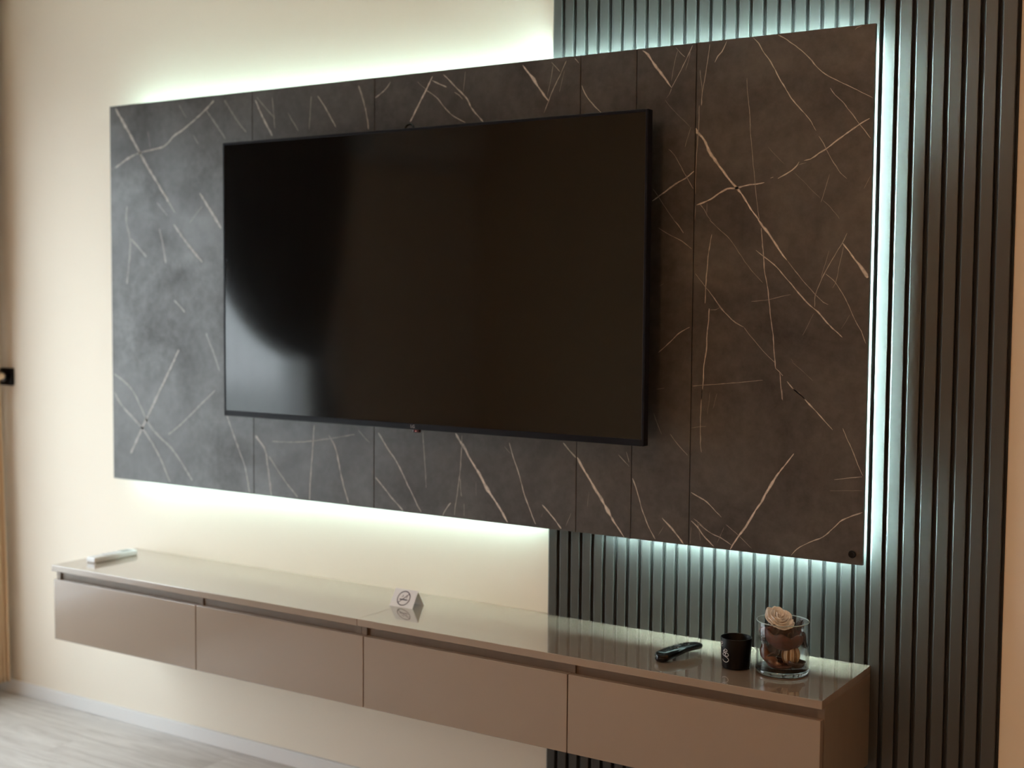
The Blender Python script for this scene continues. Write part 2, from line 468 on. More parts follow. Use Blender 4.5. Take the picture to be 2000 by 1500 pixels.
VEINS = [
    (1.0, 19935, 21557, 300, 20094, 21431, 600, 20254, 21209, 750, 20413, 21004, 675, 20591, 20782, 525, 20769, 20550, 210),
    (0.45, 20769, 20550, 182, 20714, 20393, 168, 20638, 20295, 150),
    (0.7, 21340, 21552, 210, 21176, 21228, 225, 20992, 20903, 210, 20776, 20543, 225),
    (0.7, 20874, 21547, 182, 21022, 21379, 182, 21137, 21282, 195),
    (0.4, 20936, 21489, 140, 20853, 21189, 150, 20766, 20716, 140),
    (0.35, 21286, 21422, 140, 21216, 21122, 140, 21162, 20956, 140),
    (0.6, 21815, 21540, 210, 21760, 21107, 210, 21677, 20572, 210, 21636, 20372, 210, 21612, 20034, 210),
    (0.5, 21558, 20921, 168, 21611, 20510, 168, 21625, 20373, 168),
    (0.55, 21556, 20038, 196, 21550, 19766, 182, 21540, 19460, 182, 21518, 19052, 182, 21491, 18471, 168, 21484, 17820, 140),
    (0.9, 22267, 21563, 260, 22143, 21323, 280, 22035, 21216, 280, 21957, 21072, 140),
    (1.0, 21472, 19482, 560, 21512, 19377, 840, 21703, 19177, 630, 21820, 18915, 840, 22011, 18650, 650, 22200, 18403, 630, 22426, 18123, 490, 22612, 17929, 560, 22836, 17635, 455, 23022, 17360, 455, 23205, 17137, 420),
    (0.8, 22970, 21575, 260, 23115, 21429, 280, 23226, 21237, 260, 23444, 20937, 260, 23590, 20678, 260, 23771, 20368, 260, 23987, 20024, 234, 24234, 19744, 234, 24445, 19502, 234, 24621, 19215, 130),
    (0.6, 24692, 19081, 182, 24815, 18895, 180, 24903, 18729, 182, 25078, 18429, 168, 25250, 18179, 182, 25403, 18043, 120),
    (0.75, 23623, 21575, 234, 23851, 21438, 234, 24132, 21216, 234, 24411, 20963, 234, 24621, 20702, 240, 24895, 20485, 216, 25199, 20315, 192, 25433, 20201, 180, 25698, 20052, 156, 25978, 19888, 120),
    (0.65, 24952, 20207, 168, 25073, 20021, 240, 25243, 19864, 192, 25447, 19610, 180, 25685, 19291, 168, 25987, 18907, 156),
    (0.9, 25989, 19461, 360, 25716, 19321, 390, 25458, 19162, 360, 25165, 18972, 360, 24935, 18808, 360, 24702, 18675, 360, 24501, 18556, 325, 24331, 18515, 130),
    (0.9, 24211, 18505, 260, 24161, 18409, 325, 23957, 18255, 325, 23680, 18119, 260),
    (0.6, 24400, 18463, 130, 24195, 18424, 130),
    (0.9, 23329, 18034, 260, 23151, 18008, 350, 22865, 17986, 325, 22612, 17929, 420, 22357, 17923, 390, 22138, 17812, 490, 21917, 17684, 420, 21620, 17574, 350, 21451, 17528, 280),
    (0.7, 23556, 18157, 280, 23486, 18137, 260),
    (0.5, 22829, 20611, 130, 22855, 20210, 168, 22906, 19806, 168, 22946, 19270, 168, 23011, 18733, 168, 23077, 18128, 168, 23142, 17624, 156, 23224, 17120, 156),
    (0.8, 21435, 18405, 420, 21192, 18227, 350, 20926, 18100, 375, 20620, 17904, 375, 20273, 17689, 280),
    (0.5, 20718, 18994, 150, 20875, 18847, 182, 21072, 18526, 182, 21229, 18277, 182, 21424, 17959, 195),
    (0.4, 20287, 18004, 150, 20507, 17716, 150, 20706, 17431, 150, 20904, 17181, 140),
    (0.4, 24984, 18159, 120, 24921, 17951, 182, 24780, 17502, 130),
    (0.35, 24830, 17549, 120, 25036, 17363, 130, 25243, 17098, 130),
    (0.3, 25975, 18082, 130, 25820, 17786, 120),
    (0.25, 20600, 20246, 150, 20817, 19989, 140, 21050, 19766, 150, 21301, 19527, 150),
    (0.4, 21328, 19508, 140, 21231, 19205, 150, 21178, 19020, 140),
    (0.5, 21601, 17575, 168, 21735, 17434, 168, 21832, 17259, 168, 21928, 17154, 156),
    (0.35, 21807, 17602, 140, 21805, 17329, 140),
    (0.2, 23417, 18893, 130, 23633, 18666, 130, 23848, 18457, 130),
    (0.2, 24096, 18248, 130, 24412, 17940, 130, 24761, 17600, 130),
    (0.6, 25676, 21588, 168, 25563, 21552, 168, 25515, 21510, 144),
    (0.4, 21489, 17527, 140, 21477, 17166, 140),
    (1.0, 23179, 17136, 390, 23265, 17024, 520, 23453, 16801, 650, 23641, 16547, 585, 23794, 16326, 455, 23963, 16122, 260),
    (0.55, 23963, 16122, 208, 24130, 15918, 195, 24397, 15607, 195, 24693, 15298, 195, 24889, 15115, 195, 25018, 15054, 240),
    (0.4, 21894, 17155, 168, 22230, 16859, 168, 22511, 16598, 168, 22757, 16245, 168, 23036, 15894, 168, 23345, 15577, 140),
    (0.7, 21953, 16801, 210, 21890, 16416, 280, 21846, 15966, 280, 21819, 15546, 280, 21803, 15061, 280),
    (0.75, 23267, 16930, 208, 23319, 16490, 280, 23359, 16206, 260, 23390, 15860, 260, 23476, 15420, 260, 23522, 15105, 280, 23564, 14728, 260, 23640, 14288, 260, 23683, 13816, 260, 23724, 13470, 260),
    (0.8, 23724, 13470, 260, 23825, 13395, 260, 23910, 13304, 260),
    (0.7, 23825, 13395, 234, 23865, 13097, 234, 23906, 12720, 234),
    (0.85, 23144, 16382, 130, 23382, 16206, 280, 23636, 16015, 260, 23939, 15701, 260, 24140, 15483, 325, 24340, 15251, 364, 24571, 15035, 325, 24767, 14883, 325, 24996, 14624, 325, 25383, 14278, 180),
    (0.7, 21458, 15887, 300, 21585, 15741, 225),
    (0.6, 21585, 15741, 150, 21838, 15449, 182, 22053, 15192, 224, 22232, 14968, 280, 22550, 14650, 286, 22861, 14479, 210),
    (0.5, 22861, 14479, 168, 23174, 14120, 168, 23449, 13841, 168, 23721, 13597, 156),
    (0.8, 21918, 14933, 308, 21906, 14641, 308, 21868, 14252, 350, 21867, 13927, 336, 21804, 13502, 308, 21793, 13111, 270, 21749, 12619, 240),
    (0.4, 21919, 14900, 140, 22094, 14902, 140, 22232, 14968, 140),
    (0.5, 20464, 16996, 150, 20814, 16792, 182, 21141, 16639, 195, 21413, 16439, 224),
    (0.6, 20898, 17182, 210, 21026, 17048, 225, 21173, 16849, 225),
    (0.7, 21395, 14454, 196, 21110, 14302, 240, 20932, 14133, 240, 20717, 13947, 210, 20517, 13776, 180),
    (0.5, 21494, 12951, 168, 22025, 13006, 168, 22684, 13081, 168, 23396, 13173, 140),
    (0.4, 20478, 12826, 150, 20698, 12862, 150),
    (1.0, 25328, 16533, 240, 25456, 16379, 455, 25649, 16120, 600, 25807, 15937, 780, 25967, 15695, 960),
    (0.6, 25447, 16758, 120, 25328, 16518, 195, 25148, 16216, 180, 24966, 15912, 192, 24784, 15545, 192, 24694, 15268, 208, 24685, 14990, 144),
    (0.45, 25362, 16426, 144, 25277, 16032, 156, 25194, 15575, 156, 25119, 15453, 120),
    (0.35, 25019, 16340, 120, 24901, 15974, 120, 24828, 15698, 120),
    (0.6, 24937, 15790, 120, 25194, 15575, 195, 25357, 15331, 195, 25521, 15028, 180, 25684, 14695, 180, 25845, 14425, 208, 25960, 14139, 180),
    (0.4, 23052, 15118, 140, 23421, 15152, 140, 23686, 15201, 140, 24079, 15296, 130),
    (0.85, 24028, 13167, 195, 24196, 12985, 338, 24362, 12851, 338, 24495, 12748, 338),
    (0.25, 24672, 14835, 130, 24549, 14617, 130, 24394, 14304, 130),
    (0.2, 24149, 13642, 130, 24381, 13462, 130, 24678, 13208, 130),
    (0.2, 25557, 14815, 120, 25347, 14476, 120),
    (0.4, 24114, 13719, 130, 24165, 13658, 130),
    (0.4, 20526, 15497, 140, 20634, 15563, 150),
    (0.85, 24187, 12985, 390, 24333, 12888, 390, 24551, 12691, 325, 24842, 12397, 260, 25201, 12042, 156),
    (0.7, 25443, 12091, 156, 25588, 11795, 208, 25733, 11500, 192, 25842, 11237, 192, 25967, 10993, 169),
    (0.6, 25951, 10968, 156, 25678, 10919, 169, 25264, 10842, 130),
    (1.0, 24240, 11402, 260, 24047, 11138, 390, 23799, 10804, 520, 23603, 10472, 630, 23443, 10176, 560, 23226, 9838, 560, 23009, 9460, 520, 22787, 9152, 560, 22610, 8852, 420),
    (0.8, 25972, 10114, 260, 25735, 10007, 260, 25496, 9881, 286, 25258, 9652, 260, 25017, 9421, 260, 24702, 9266, 240, 24454, 9118, 260, 24312, 8997, 260, 24224, 8882, 208),
    (0.6, 21771, 12881, 225, 21740, 12448, 225, 21729, 11979, 225, 21746, 11510, 210, 21774, 11259, 182),
    (0.8, 21446, 10235, 330, 21685, 10128, 308, 21962, 9990, 308, 22199, 9777, 280, 22356, 9647, 182),
    (0.45, 22475, 9479, 182, 22746, 9291, 182, 22978, 9118, 169, 23189, 8944, 156),
    (0.85, 21459, 9524, 322, 21700, 9329, 322, 21940, 9062, 322, 22217, 8838, 280),
    (0.6, 21578, 9536, 210, 21856, 9363, 180),
    (0.65, 21738, 9406, 168, 22094, 9205, 280, 22367, 9107, 210, 22658, 8958, 210),
    (0.9, 20697, 9469, 280, 20902, 9286, 420, 21107, 9085, 420, 21312, 8857, 350),
    (0.8, 19751, 10559, 320, 19902, 10234, 300, 20120, 9618, 300, 20291, 9225, 300, 20502, 8892, 300),
    (0.6, 19617, 11129, 240, 19705, 10854, 240),
    (0.55, 19387, 11038, 225, 19707, 10742, 225),
    (0.5, 20882, 11674, 168, 21106, 11432, 180, 21390, 11160, 168),
    (0.45, 20407, 12198, 180, 20534, 11873, 180, 20640, 11659, 168),
    (0.3, 21696, 9511, 150, 21740, 9260, 150, 21785, 8991, 140),
    (0.35, 21522, 9311, 150, 21510, 8871, 150),
    (0.25, 22438, 9403, 140, 22253, 8987, 140),
    (0.5, 23898, 12972, 195, 23922, 12696, 156),
    (0.35, 21417, 11852, 140, 21652, 11909, 150, 21886, 11934, 150),
    (0.2, 21986, 12819, 140, 21920, 12241, 140),
    (0.2, 22180, 12792, 140, 22072, 12393, 140),
    (0.2, 25166, 10570, 130, 25959, 10631, 130),
    (0.25, 20741, 9251, 150, 20582, 8994, 150),
    (1.0, 14097, 11282, 540, 14233, 11088, 720, 14413, 10879, 900, 14593, 10597, 630, 14816, 10320, 720, 14994, 10078, 850, 15171, 9800, 1170, 15435, 9495, 680, 15653, 9224, 720, 15893, 8884, 425),
    (0.75, 15936, 11125, 340, 16067, 10739, 340, 16285, 10181, 320, 16458, 9693, 340, 16630, 9314, 340, 16822, 8921, 340),
    (0.35, 15766, 11024, 170, 15981, 10823, 180),
    (0.85, 17678, 11239, 320, 17882, 11043, 400, 18085, 10865, 400),
    (1.0, 18084, 10934, 640, 18287, 10619, 640, 18529, 10290, 800, 18690, 10061, 960, 18890, 9801, 900, 19128, 9443, 800, 19287, 9218, 675, 19581, 8852, 375),
    (0.9, 17024, 9476, 320, 17253, 9284, 448, 17646, 8880, 400),
    (0.65, 11268, 11128, 440, 11584, 10727, 440, 11970, 10295, 418, 12257, 9860, 418, 12543, 9390, 396, 12873, 8889, 380),
    (0.6, 11149, 9791, 440, 11491, 9491, 418, 11829, 9175, 440, 12213, 8865, 380),
    (0.4, 10506, 11159, 300, 10754, 10942, 300, 10951, 10800, 240),
    (0.35, 12932, 11248, 380, 12957, 10856, 380, 13006, 10371, 380, 13056, 9622, 285),
    (0.5, 14312, 11240, 288, 14302, 10724, 324, 14261, 10204, 324, 14197, 9755, 324, 14089, 9078, 270, 14076, 8909, 252),
    (0.45, 14263, 9983, 270, 14311, 9469, 216),
    (0.3, 14402, 9292, 216, 14404, 8922, 216),
    (0.75, 13929, 9257, 360, 13794, 9088, 396, 13659, 8870, 360),
    (0.3, 17047, 9246, 160, 17007, 9136, 160),
    (0.3, 17944, 9331, 160, 17787, 8964, 160),
    (0.2, 18494, 9975, 160, 18460, 9554, 160),
    (0.2, 14819, 9954, 170, 14822, 9550, 170),
    (0.9, 13227, 21476, 540, 13046, 21184, 570, 12820, 20838, 540, 12591, 20490, 570, 12430, 20245, 570),
    (0.75, 13204, 21370, 342, 13498, 21219, 360, 13723, 21129, 450),
    (0.5, 13991, 20964, 340, 14168, 20861, 288, 14279, 20746, 216),
    (0.85, 13609, 21490, 450, 13856, 21262, 425, 14167, 20986, 450, 14432, 20752, 450, 14565, 20493, 450, 14784, 20265, 450, 14980, 20075, 396),
    (0.4, 14361, 21504, 216, 14320, 21188, 204, 14300, 20940, 170),
    (0.65, 13001, 21097, 266, 13365, 20869, 288, 13682, 20521, 360, 13951, 20305, 340, 14371, 20090, 324),
    (0.35, 12680, 21359, 180, 13001, 21115, 180),
    (0.55, 11700, 21440, 380, 11511, 21233, 380, 11129, 21022, 380),
    (0.5, 10498, 21427, 600, 10694, 20961, 570, 10816, 20540, 570, 10889, 20123, 600),
    (1.0, 16277, 21510, 320, 16464, 21287, 765, 16631, 21101, 880, 16838, 20809, 720, 17105, 20487, 320),
    (0.65, 17654, 21505, 256, 17479, 21165, 256, 17282, 20842, 256, 17105, 20480, 256, 16967, 20182, 160),
    (0.45, 17235, 21425, 170, 17160, 20988, 160, 17063, 20620, 160),
    (0.6, 17194, 21513, 224, 17458, 21235, 224),
    (0.3, 17597, 21257, 160, 17444, 20693, 160),
    (0.75, 17910, 21539, 320, 18089, 21348, 320),
    (0.8, 18135, 20807, 320, 18236, 20597, 330, 18394, 20384, 320, 18727, 20065, 320),
    (0.8, -154, 21530, 1000, 354, 20863, 1000, 982, 20045, 1000, 1417, 19461, 1000, 1910, 18879, 960, 2397, 18282, 1000),
    (0.4, 2397, 18282, 750, 2700, 17910, 480),
    (0.6, 2634, 17528, 720, 3175, 16962, 960, 3947, 16274, 690),
    (0.7, 4523, 21441, 690, 3934, 21049, 690, 3094, 20602, 720, 2668, 20418, 720, 2235, 20125, 750, 1738, 20046, 625, 1108, 19973, 625, 467, 19811, 750, -187, 19516, 650),
    (0.8, 3850, 18505, 690, 4259, 18031, 920, 4807, 17349, 920),
    (0.35, 377, 18198, 780, 337, 17673, 780, 519, 16922, 780, 337, 15558, 750),
    (0.35, 554, 17097, 780, 1312, 16474, 750),
    (0.35, 1953, 17415, 750, 2102, 16895, 720, 2249, 16247, 720),
    (0.3, 4170, 21157, 690, 4575, 20715, 690, 5032, 20192, 690),
    (0.3, 4985, 21426, 660, 5550, 20732, 660, 5941, 20341, 690),
    (0.7, 6338, 21324, 440, 6611, 20822, 660, 7046, 20172, 880),
    (0.35, 6394, 21401, 420, 6995, 20835, 420, 7157, 20704, 440),
    (0.3, 7052, 21350, 420, 7156, 20385, 420),
    (0.6, 8908, 21247, 420, 9217, 20874, 500, 9625, 20266, 400),
    (0.35, 8649, 21267, 400, 8568, 20255, 420),
    (0.35, 7697, 20826, 420, 8121, 20244, 420),
    (0.25, 3964, 18082, 480, 3362, 17552, 480),
    (0.3, 1840, 18280, 480, 2330, 17835, 500),
    (0.25, 3572, 20405, 460, 3806, 20098, 480),
    (0.25, 1433, 20665, 500, 1551, 20099, 500),
    (0.2, 2922, 21414, 480, 3279, 20968, 460),
    (0.7, 2834, 13380, 720, 2252, 12509, 840, 1659, 11622, 1000, 1057, 10721, 1000, 444, 9752, 750),
    (0.4, -351, 12464, 780, 552, 11930, 750, 1427, 10743, 780, 2509, 9997, 750, 3422, 9057, 720),
    (0.5, -361, 11839, 780, 14, 11388, 780, 1056, 10618, 750, 1782, 9845, 750, 2352, 8920, 750),
    (0.4, 4490, 12101, 575, 3797, 11576, 720, 3020, 10986, 720, 2299, 10515, 625),
    (0.45, 5025, 11295, 575, 5487, 10346, 550, 5814, 9688, 575, 6007, 8877, 550),
    (0.5, 6280, 10737, 920, 6668, 10329, 550, 6795, 9858, 550, 6951, 8862, 525),
    (0.45, 6860, 10103, 440, 7432, 9477, 440, 8060, 8912, 525),
    (0.55, 8745, 11216, 420, 8682, 10372, 462, 8588, 9475, 462, 8556, 8861, 420),
    (0.55, 9351, 10927, 420, 9651, 10439, 480, 9829, 9714, 480, 10126, 8909, 400),
    (0.4, 6991, 10590, 330, 8065, 10636, 315, 8988, 10765, 315, 10360, 11013, 300),
    (0.25, 4096, 13954, 690, 4432, 13325, 720, 4699, 12746, 690),
    (0.35, 2640, 15022, 720, 3130, 14629, 720),
]
def vein_ribbons():
    per = {i: [] for i in range(len(planks))}
    for rec in VEINS:
        s = rec[0]
        p = [(rec[k] * 1e-4, rec[k + 1] * 1e-4, rec[k + 2] * 1e-5) for k in range(1, len(rec), 3)]
        # refine with a small wander, clip to the board
        if p[0][0] < 0.62: s *= 0.68             # leftmost veins faded in colour as if washed out by window sheen
        q = []
        for i_ in range(len(p) - 1):
            p0, a, b, p3 = p[max(i_ - 1, 0)], p[i_], p[i_ + 1], p[min(i_ + 2, len(p) - 1)]
            d = math.hypot(b[0] - a[0], b[1] - a[1])
            n = max(1, int(d / 0.008))
            for k in range(n):
                t = k / n
                x, z = [0.5 * (2 * a[c] + (b[c] - p0[c]) * t + (2 * p0[c] - 5 * a[c] + 4 * b[c] - p3[c]) * t * t + (3 * a[c] - p0[c] - 3 * b[c] + p3[c]) * t ** 3) for c in (0, 1)]
                w = a[2] + (b[2] - a[2]) * t
                x += noise.noise(Vector((x * 45, z * 45, s * 10))) * 0.0012 + noise.noise(Vector((x * 150, z * 150, s * 10))) * 0.0006
                z += noise.noise(Vector((x * 45, z * 45, 5 + s * 10))) * 0.0012
                w *= 0.9 + 0.7 * noise.noise(Vector((x * 70, z * 70, 20)))
                q.append((x, z, w))
        q.append(p[-1])
        cur, ci = [], None
        for pt in q:
            x, z, w = pt
            inside = PX0 + 0.002 < x < PX1 - 0.002 and PZ0 + 0.002 < z < PZ1 - 0.002
            k = None
            if inside:
                for i in range(len(planks)):
                    if SEAMS[i] + 0.001 < x < SEAMS[i + 1] - 0.001: k = i
            if k != ci:
                if ci is not None and len(cur) > 1: per[ci].append((s, cur))
                cur, ci = [], k
            if k is not None: cur.append(pt)
        if ci is not None and len(cur) > 1: per[ci].append((s, cur))
    for i, lst in per.items():
        verts, faces, val = [], [], []
        for s, pts in lst:
            n = len(pts)
            base = len(verts)
            for k, (x, z, w) in enumerate(pts):
                a = pts[max(k - 1, 0)]; b = pts[min(k + 1, n - 1)]
                tx, tz = b[0] - a[0], b[1] - a[1]
                l = math.hypot(tx, tz) or 1
                nx, nz = -tz / l, tx / l
                endf = 0.45 if k in (0, n - 1) else 1.0
                h = max(w * VEIN_W, 0.0007) * endf
                for o_, f in ((-1.0, 0), (-0.45, 1), (0.45, 1), (1.0, 0)):
                    xx = min(max(x + nx * h * o_, SEAMS[i] + 0.0007), SEAMS[i + 1] - 0.0007)
                    zz = min(max(z + nz * h * o_, PZ0 + 0.001), PZ1 - 0.001)
                    verts.append((xx, PY - 0.00025, zz)); val.append(f * s)
            for k in range(n - 1):
                for j in range(3):
                    v = base + k * 4 + j
                    faces.append((v, v + 1, v + 5, v + 4))
        if not verts: continue
        me = bpy.data.meshes.new('marble_vein')
        me.from_pydata(verts, [], faces)
        at = me.attributes.new('vein', 'FLOAT', 'POINT')
        for k, f in enumerate(val): at.data[k].value = f
        # all ribbons face the room
        bm = bmesh.new(); bm.from_mesh(me)
        for f in bm.faces:
            f.normal_update()
            if f.normal.y > 0: f.normal_flip()
        bm.to_mesh(me); bm.free()
        o = bpy.data.objects.new('marble_vein', me)
        link(o, planks[i], [M['vein']])
        o['label'] = 'pale marble veins printed on the plank'
        o['kind'] = 'stuff'
VEIN_W = 0.62
vein_ribbons()

# battens that hold the board off the wall, and the LED tape behind its rim
for (lo, hi) in (((0.03, PZ0 + 0.10), (2.52, PZ0 + 0.14)), ((0.03, PZ1 - 0.14), (2.52, PZ1 - 0.10)), ((0.03, PZ0 + 0.14), (0.07, PZ1 - 0.14)), ((2.48, PZ0 + 0.14), (2.52, PZ1 - 0.14))):
    box('batten', (lo[0], PY + 0.0125, lo[1]), (hi[0], -ST - 0.0003, hi[1]), M['batten'], board)

def led_mat(name, strength):
    m = bpy.data.materials.new(name)
    m.use_nodes = True
    b = m.node_tree.nodes['Principled BSDF']
    b.inputs['Base Color'].default_value = (0.8, 0.8, 0.8, 1)
    b.inputs['Emission Color'].default_value = (*LED_COLOR, 1)
    b.inputs['Emission Strength'].default_value = strength
    return m
def led(name, quad, m):
    me = bpy.data.meshes.new(name)
    me.from_pydata(quad, [], [(0, 1, 2, 3)])
    o = link(bpy.data.objects.new(name, me), board, [m])
    return o
# tape lengths: over the painted wall and over the slats; outward-facing along top and bottom
def tape(lo, hi, m, **k):
    return box('led_strip', lo, hi, m, board)
LA, LB = 0.070, 0.034       # inset of the tape from the rim
tape((0.02, -0.036, PZ1 - LA - 0.003), (1.685, -0.026, PZ1 - LA), led_mat('led_top_wall', LED_TOP_WALL))
tape((1.700, -0.036, PZ1 - LB - 0.003), (2.555, -0.026, PZ1 - LB), led_mat('led_top_slat', LED_TOP_SLAT))
tape((0.02, -0.036, PZ0 + LB), (1.685, -0.026, PZ0 + LB + 0.003), led_mat('led_bottom_wall', LED_BOTTOM_WALL))
tape((2.020, -0.036, PZ0 + 0.046), (2.555, -0.026, PZ0 + 0.049), led_mat('led_bottom_slat', LED_BOTTOM_SLAT))
tape((1.900, -0.0470, PZ0 + 0.026), (2.555, -0.0462, PZ0 + 0.034), led_mat('led_added_slat_wash', LED_ADDED_SLAT_WASH))  # extra strip facing the slats, added to brighten them
# along the right rim the tape faces the rim; an added lip cuts its glow off the farther slats
tape((PX1 - 0.0370, -0.0445, PZ0 + 0.03), (PX1 - 0.0350, -0.0415, PZ1 - 0.03), led_mat('led_side', LED_SIDE))
box('glow_cutoff_lip', (PX1 - 0.0060, -0.0474, PZ0 + 0.17), (PX1 - 0.0045, -0.0354, PZ1 - 0.27), M['steel'], board)
# touch switch near the lower right corner
bm = bmesh.new()
add_lathe(bm, [(0, 0), (0.0095, 0), (0.0095, 0.003), (0.0085, 0.0045), (0.006, 0.0045), (0.005, 0.0035), (0, 0.0035)], seg=28)
bm.transform(Matrix.Translation((2.5755, PY, 0.908)) @ Matrix.Rotation(math.pi / 2, 4, 'X'))
from_bm('touch_switch', bm, M['black'], board)['label'] = 'small round black touch switch'

# ================================================================== television
TX, TZ, TW = 0.5898, 1.1424, 1.4736
TH = TW / 1.738
TY, TT = -0.16, 0.0245
tv = empty('television', (TX + TW / 2, PY, TZ))
tag(tv, 'large switched-off flat television with thin black frame mounted on the marble-look board', 'television')
fr = 0.0075
bm = bmesh.new()
add_box(bm, (TX, TY, TZ), (TX + fr, TY + TT, TZ + TH), 0.0012, 1)
add_box(bm, (TX + TW - fr, TY, TZ), (TX + TW, TY + TT, TZ + TH), 0.0012, 1)
add_box(bm, (TX + fr, TY, TZ + TH - fr), (TX + TW - fr, TY + TT, TZ + TH), 0.0012, 1)
add_box(bm, (TX + fr, TY, TZ), (TX + TW - fr, TY + TT, TZ + 0.017), 0.0012, 1)
from_bm('frame', bm, M['tv_frame'], tv)
box('screen', (TX + fr, TY + 0.0016, TZ + 0.017), (TX + TW - fr, TY + 0.006, TZ + TH - fr), M['tv_glass'], tv)
box('back_cover', (TX + 0.004, TY + 0.018, TZ + 0.004), (TX + TW - 0.004, TY + TT + 0.004, TZ + TH - 0.004), M['black'], tv)
box('rear_housing', (TX + 0.22, TY + TT + 0.004, TZ + 0.05), (TX + TW - 0.22, TY + 0.062, TZ + 0.52), M['black'], tv, bevel=0.01)
box('wall_bracket', (TX + 0.45, TY + 0.062, TZ + 0.16), (TX + TW - 0.45, PY - 0.0005, TZ + 0.46), M['black'], tv)
bm = bmesh.new()
cx_ = 1.281
add_tube(bm, [(cx_ + 0.0145 * math.cos(2 * math.pi * k / 28), TY + 0.045 + 0.004 * math.sin(2 * math.pi * k / 28), 1.996 + 0.013 * math.sin(2 * math.pi * k / 28)) for k in range(28)], 0.0032, 8, closed=True)
from_bm('cable_loop', bm, M['black_gloss'], tv, smooth=True)
# maker's letters and the standby sensor under the frame
fc = bpy.data.curves.new('logo', 'FONT')
fc.body = 'LG'
fc.size = 0.0125
fc.extrude = 0.0002
fc.align_x = 'CENTER'
to = bpy.data.objects.new('logo_tmp', fc)
COL.objects.link(to)
to.matrix_world = Matrix.Translation((1.331, TY - 0.0004, TZ + 0.0045)) @ Matrix.Rotation(math.pi / 2, 4, 'X')
dg = bpy.context.evaluated_depsgraph_get()
me = bpy.data.meshes.new_from_object(to.evaluated_get(dg))
me.transform(to.matrix_world)
bpy.data.objects.remove(to)
me.materials.clear()
link(bpy.data.objects.new('logo', me), tv, [mat('logo_silver', (0.35, 0.35, 0.37), 0.4)])
box('standby_sensor', (1.328, TY + 0.002, TZ - 0.009), (1.350, TY + 0.016, TZ + 0.0005), mat('sensor_red', (0.05, 0.015, 0.02), 0.25), tv, bevel=0.003)
bm = bmesh.new()
add_lathe(bm, [(0, 0), (0.0017, 0), (0.0012, 0.001), (0, 0.0013)], seg=14)
bm.transform(Matrix.Translation((1.3405, TY + 0.002, TZ - 0.0045)) @ Matrix.Rotation(math.pi / 2, 4, 'X'))
from_bm('standby_light', bm, mat('standby_red', (0.6, 0.2, 0.2), 0.3, emit=(1, 0.35, 0.35), emit_strength=0.25), tv)

# ================================================================== wall-hung cabinets
KD, KT, KW = -0.358, 0.6317, 0.0194
DT, DB = 0.586, 0.3876
def cabinet(name, x0, x1, label, splits, end_l, end_r, notch):
    root = empty(name, ((x0 + x1) / 2, 0, DB))
    tag(root, label, 'cabinet')
    bm = bmesh.new()
    if notch:
        poly_prism(bm, [(x0, KD), (x1, KD), (x1, -ST - 0.0005), (SX0 - 0.001, -ST - 0.0005), (SX0 - 0.001, 0), (x0, 0)], 2, KT - KW, KT)
    else:
        add_box(bm, (x0, KD, KT - KW), (x1, 0, KT))
    es = [e for e in bm.edges if all(v.co.y < KD + 1e-4 for v in e.verts)]
    bmesh.ops.bevel(bm, geom=es, offset=0.0008, segments=1, affect='EDGES')
    wt = from_bm('worktop', bm, M['taupe_top'], root)
    wt.data.materials.append(M['taupe'])            # lipped front and end edges in the door lacquer
    for f in wt.data.polygons:
        if abs(f.normal.z) < 0.5: f.material_index = 1
    back = -ST - 0.0005 if notch else 0.0
    sp = 0.018
    ztop = KT - KW
    box('body', (x0 + sp, KD + 0.027, DB + 0.001), (x1 - sp, back, ztop), M['carcass'], root)
    for (a, b) in ((x0, x0 + sp), (x1 - sp, x1)):
        box('side_panel', (a + 0.0003, KD + 0.0205, DB), (b - 0.0003, back, ztop), M['carcass'], root)
    xm = splits[0]
    box('partition', (xm - 0.009, KD + 0.0225, DB + 0.001), (xm + 0.009, KD + 0.027, ztop), M['carcass'], root)
    for a, b in ((end_l, xm), (xm, end_r)):
        box('drawer_front', (a + 0.0014, KD, DB), (b - 0.0014, KD + 0.019, DT), M['taupe'], root, bevel=0.0008, seg=1)
    return root
XS = 1.2905
cabinet('hanging_cabinet', 0.0, XS, 'glossy taupe wall-hung cabinet, far left half with the white remote on top', [0.6653], 0.0105, 1.3135, False)
cabinet('hanging_cabinet', XS + 0.0008, 2.6126, 'glossy taupe wall-hung cabinet, near right half with the glass jar on top', [1.9627], 1.3135, 2.6116, True)

# ================================================================== no-smoking tent card
TCX, TCY = 1.3048, -0.150
tent = empty('tent_sign', (TCX, TCY, KT))
tag(tent, 'small white folded no-smoking tent card standing on the cabinet', 'sign')
M['card'] = mat('white_card', (0.80, 0.78, 0.78), 0.35)
M['card_ink'] = mat('purple_black_ink', (0.035, 0.020, 0.045), 0.5)
TWD, TDP, THT = 0.081, 0.060, 0.046
bm = bmesh.new()
hd, th = TDP / 2, 0.0014
outer = [(-hd, 0), (0, THT), (hd, 0)]
prof = [(-hd, 0), (0, THT), (hd, 0), (hd - 2 * th, 0), (0, THT - 2.4 * th), (-hd + 2 * th, 0)]
poly_prism(bm, [(TCY + a, KT + b) for a, b in prof], 0, TCX - TWD / 2, TCX + TWD / 2)
from_bm('folded_card', bm, M['card'], tent)
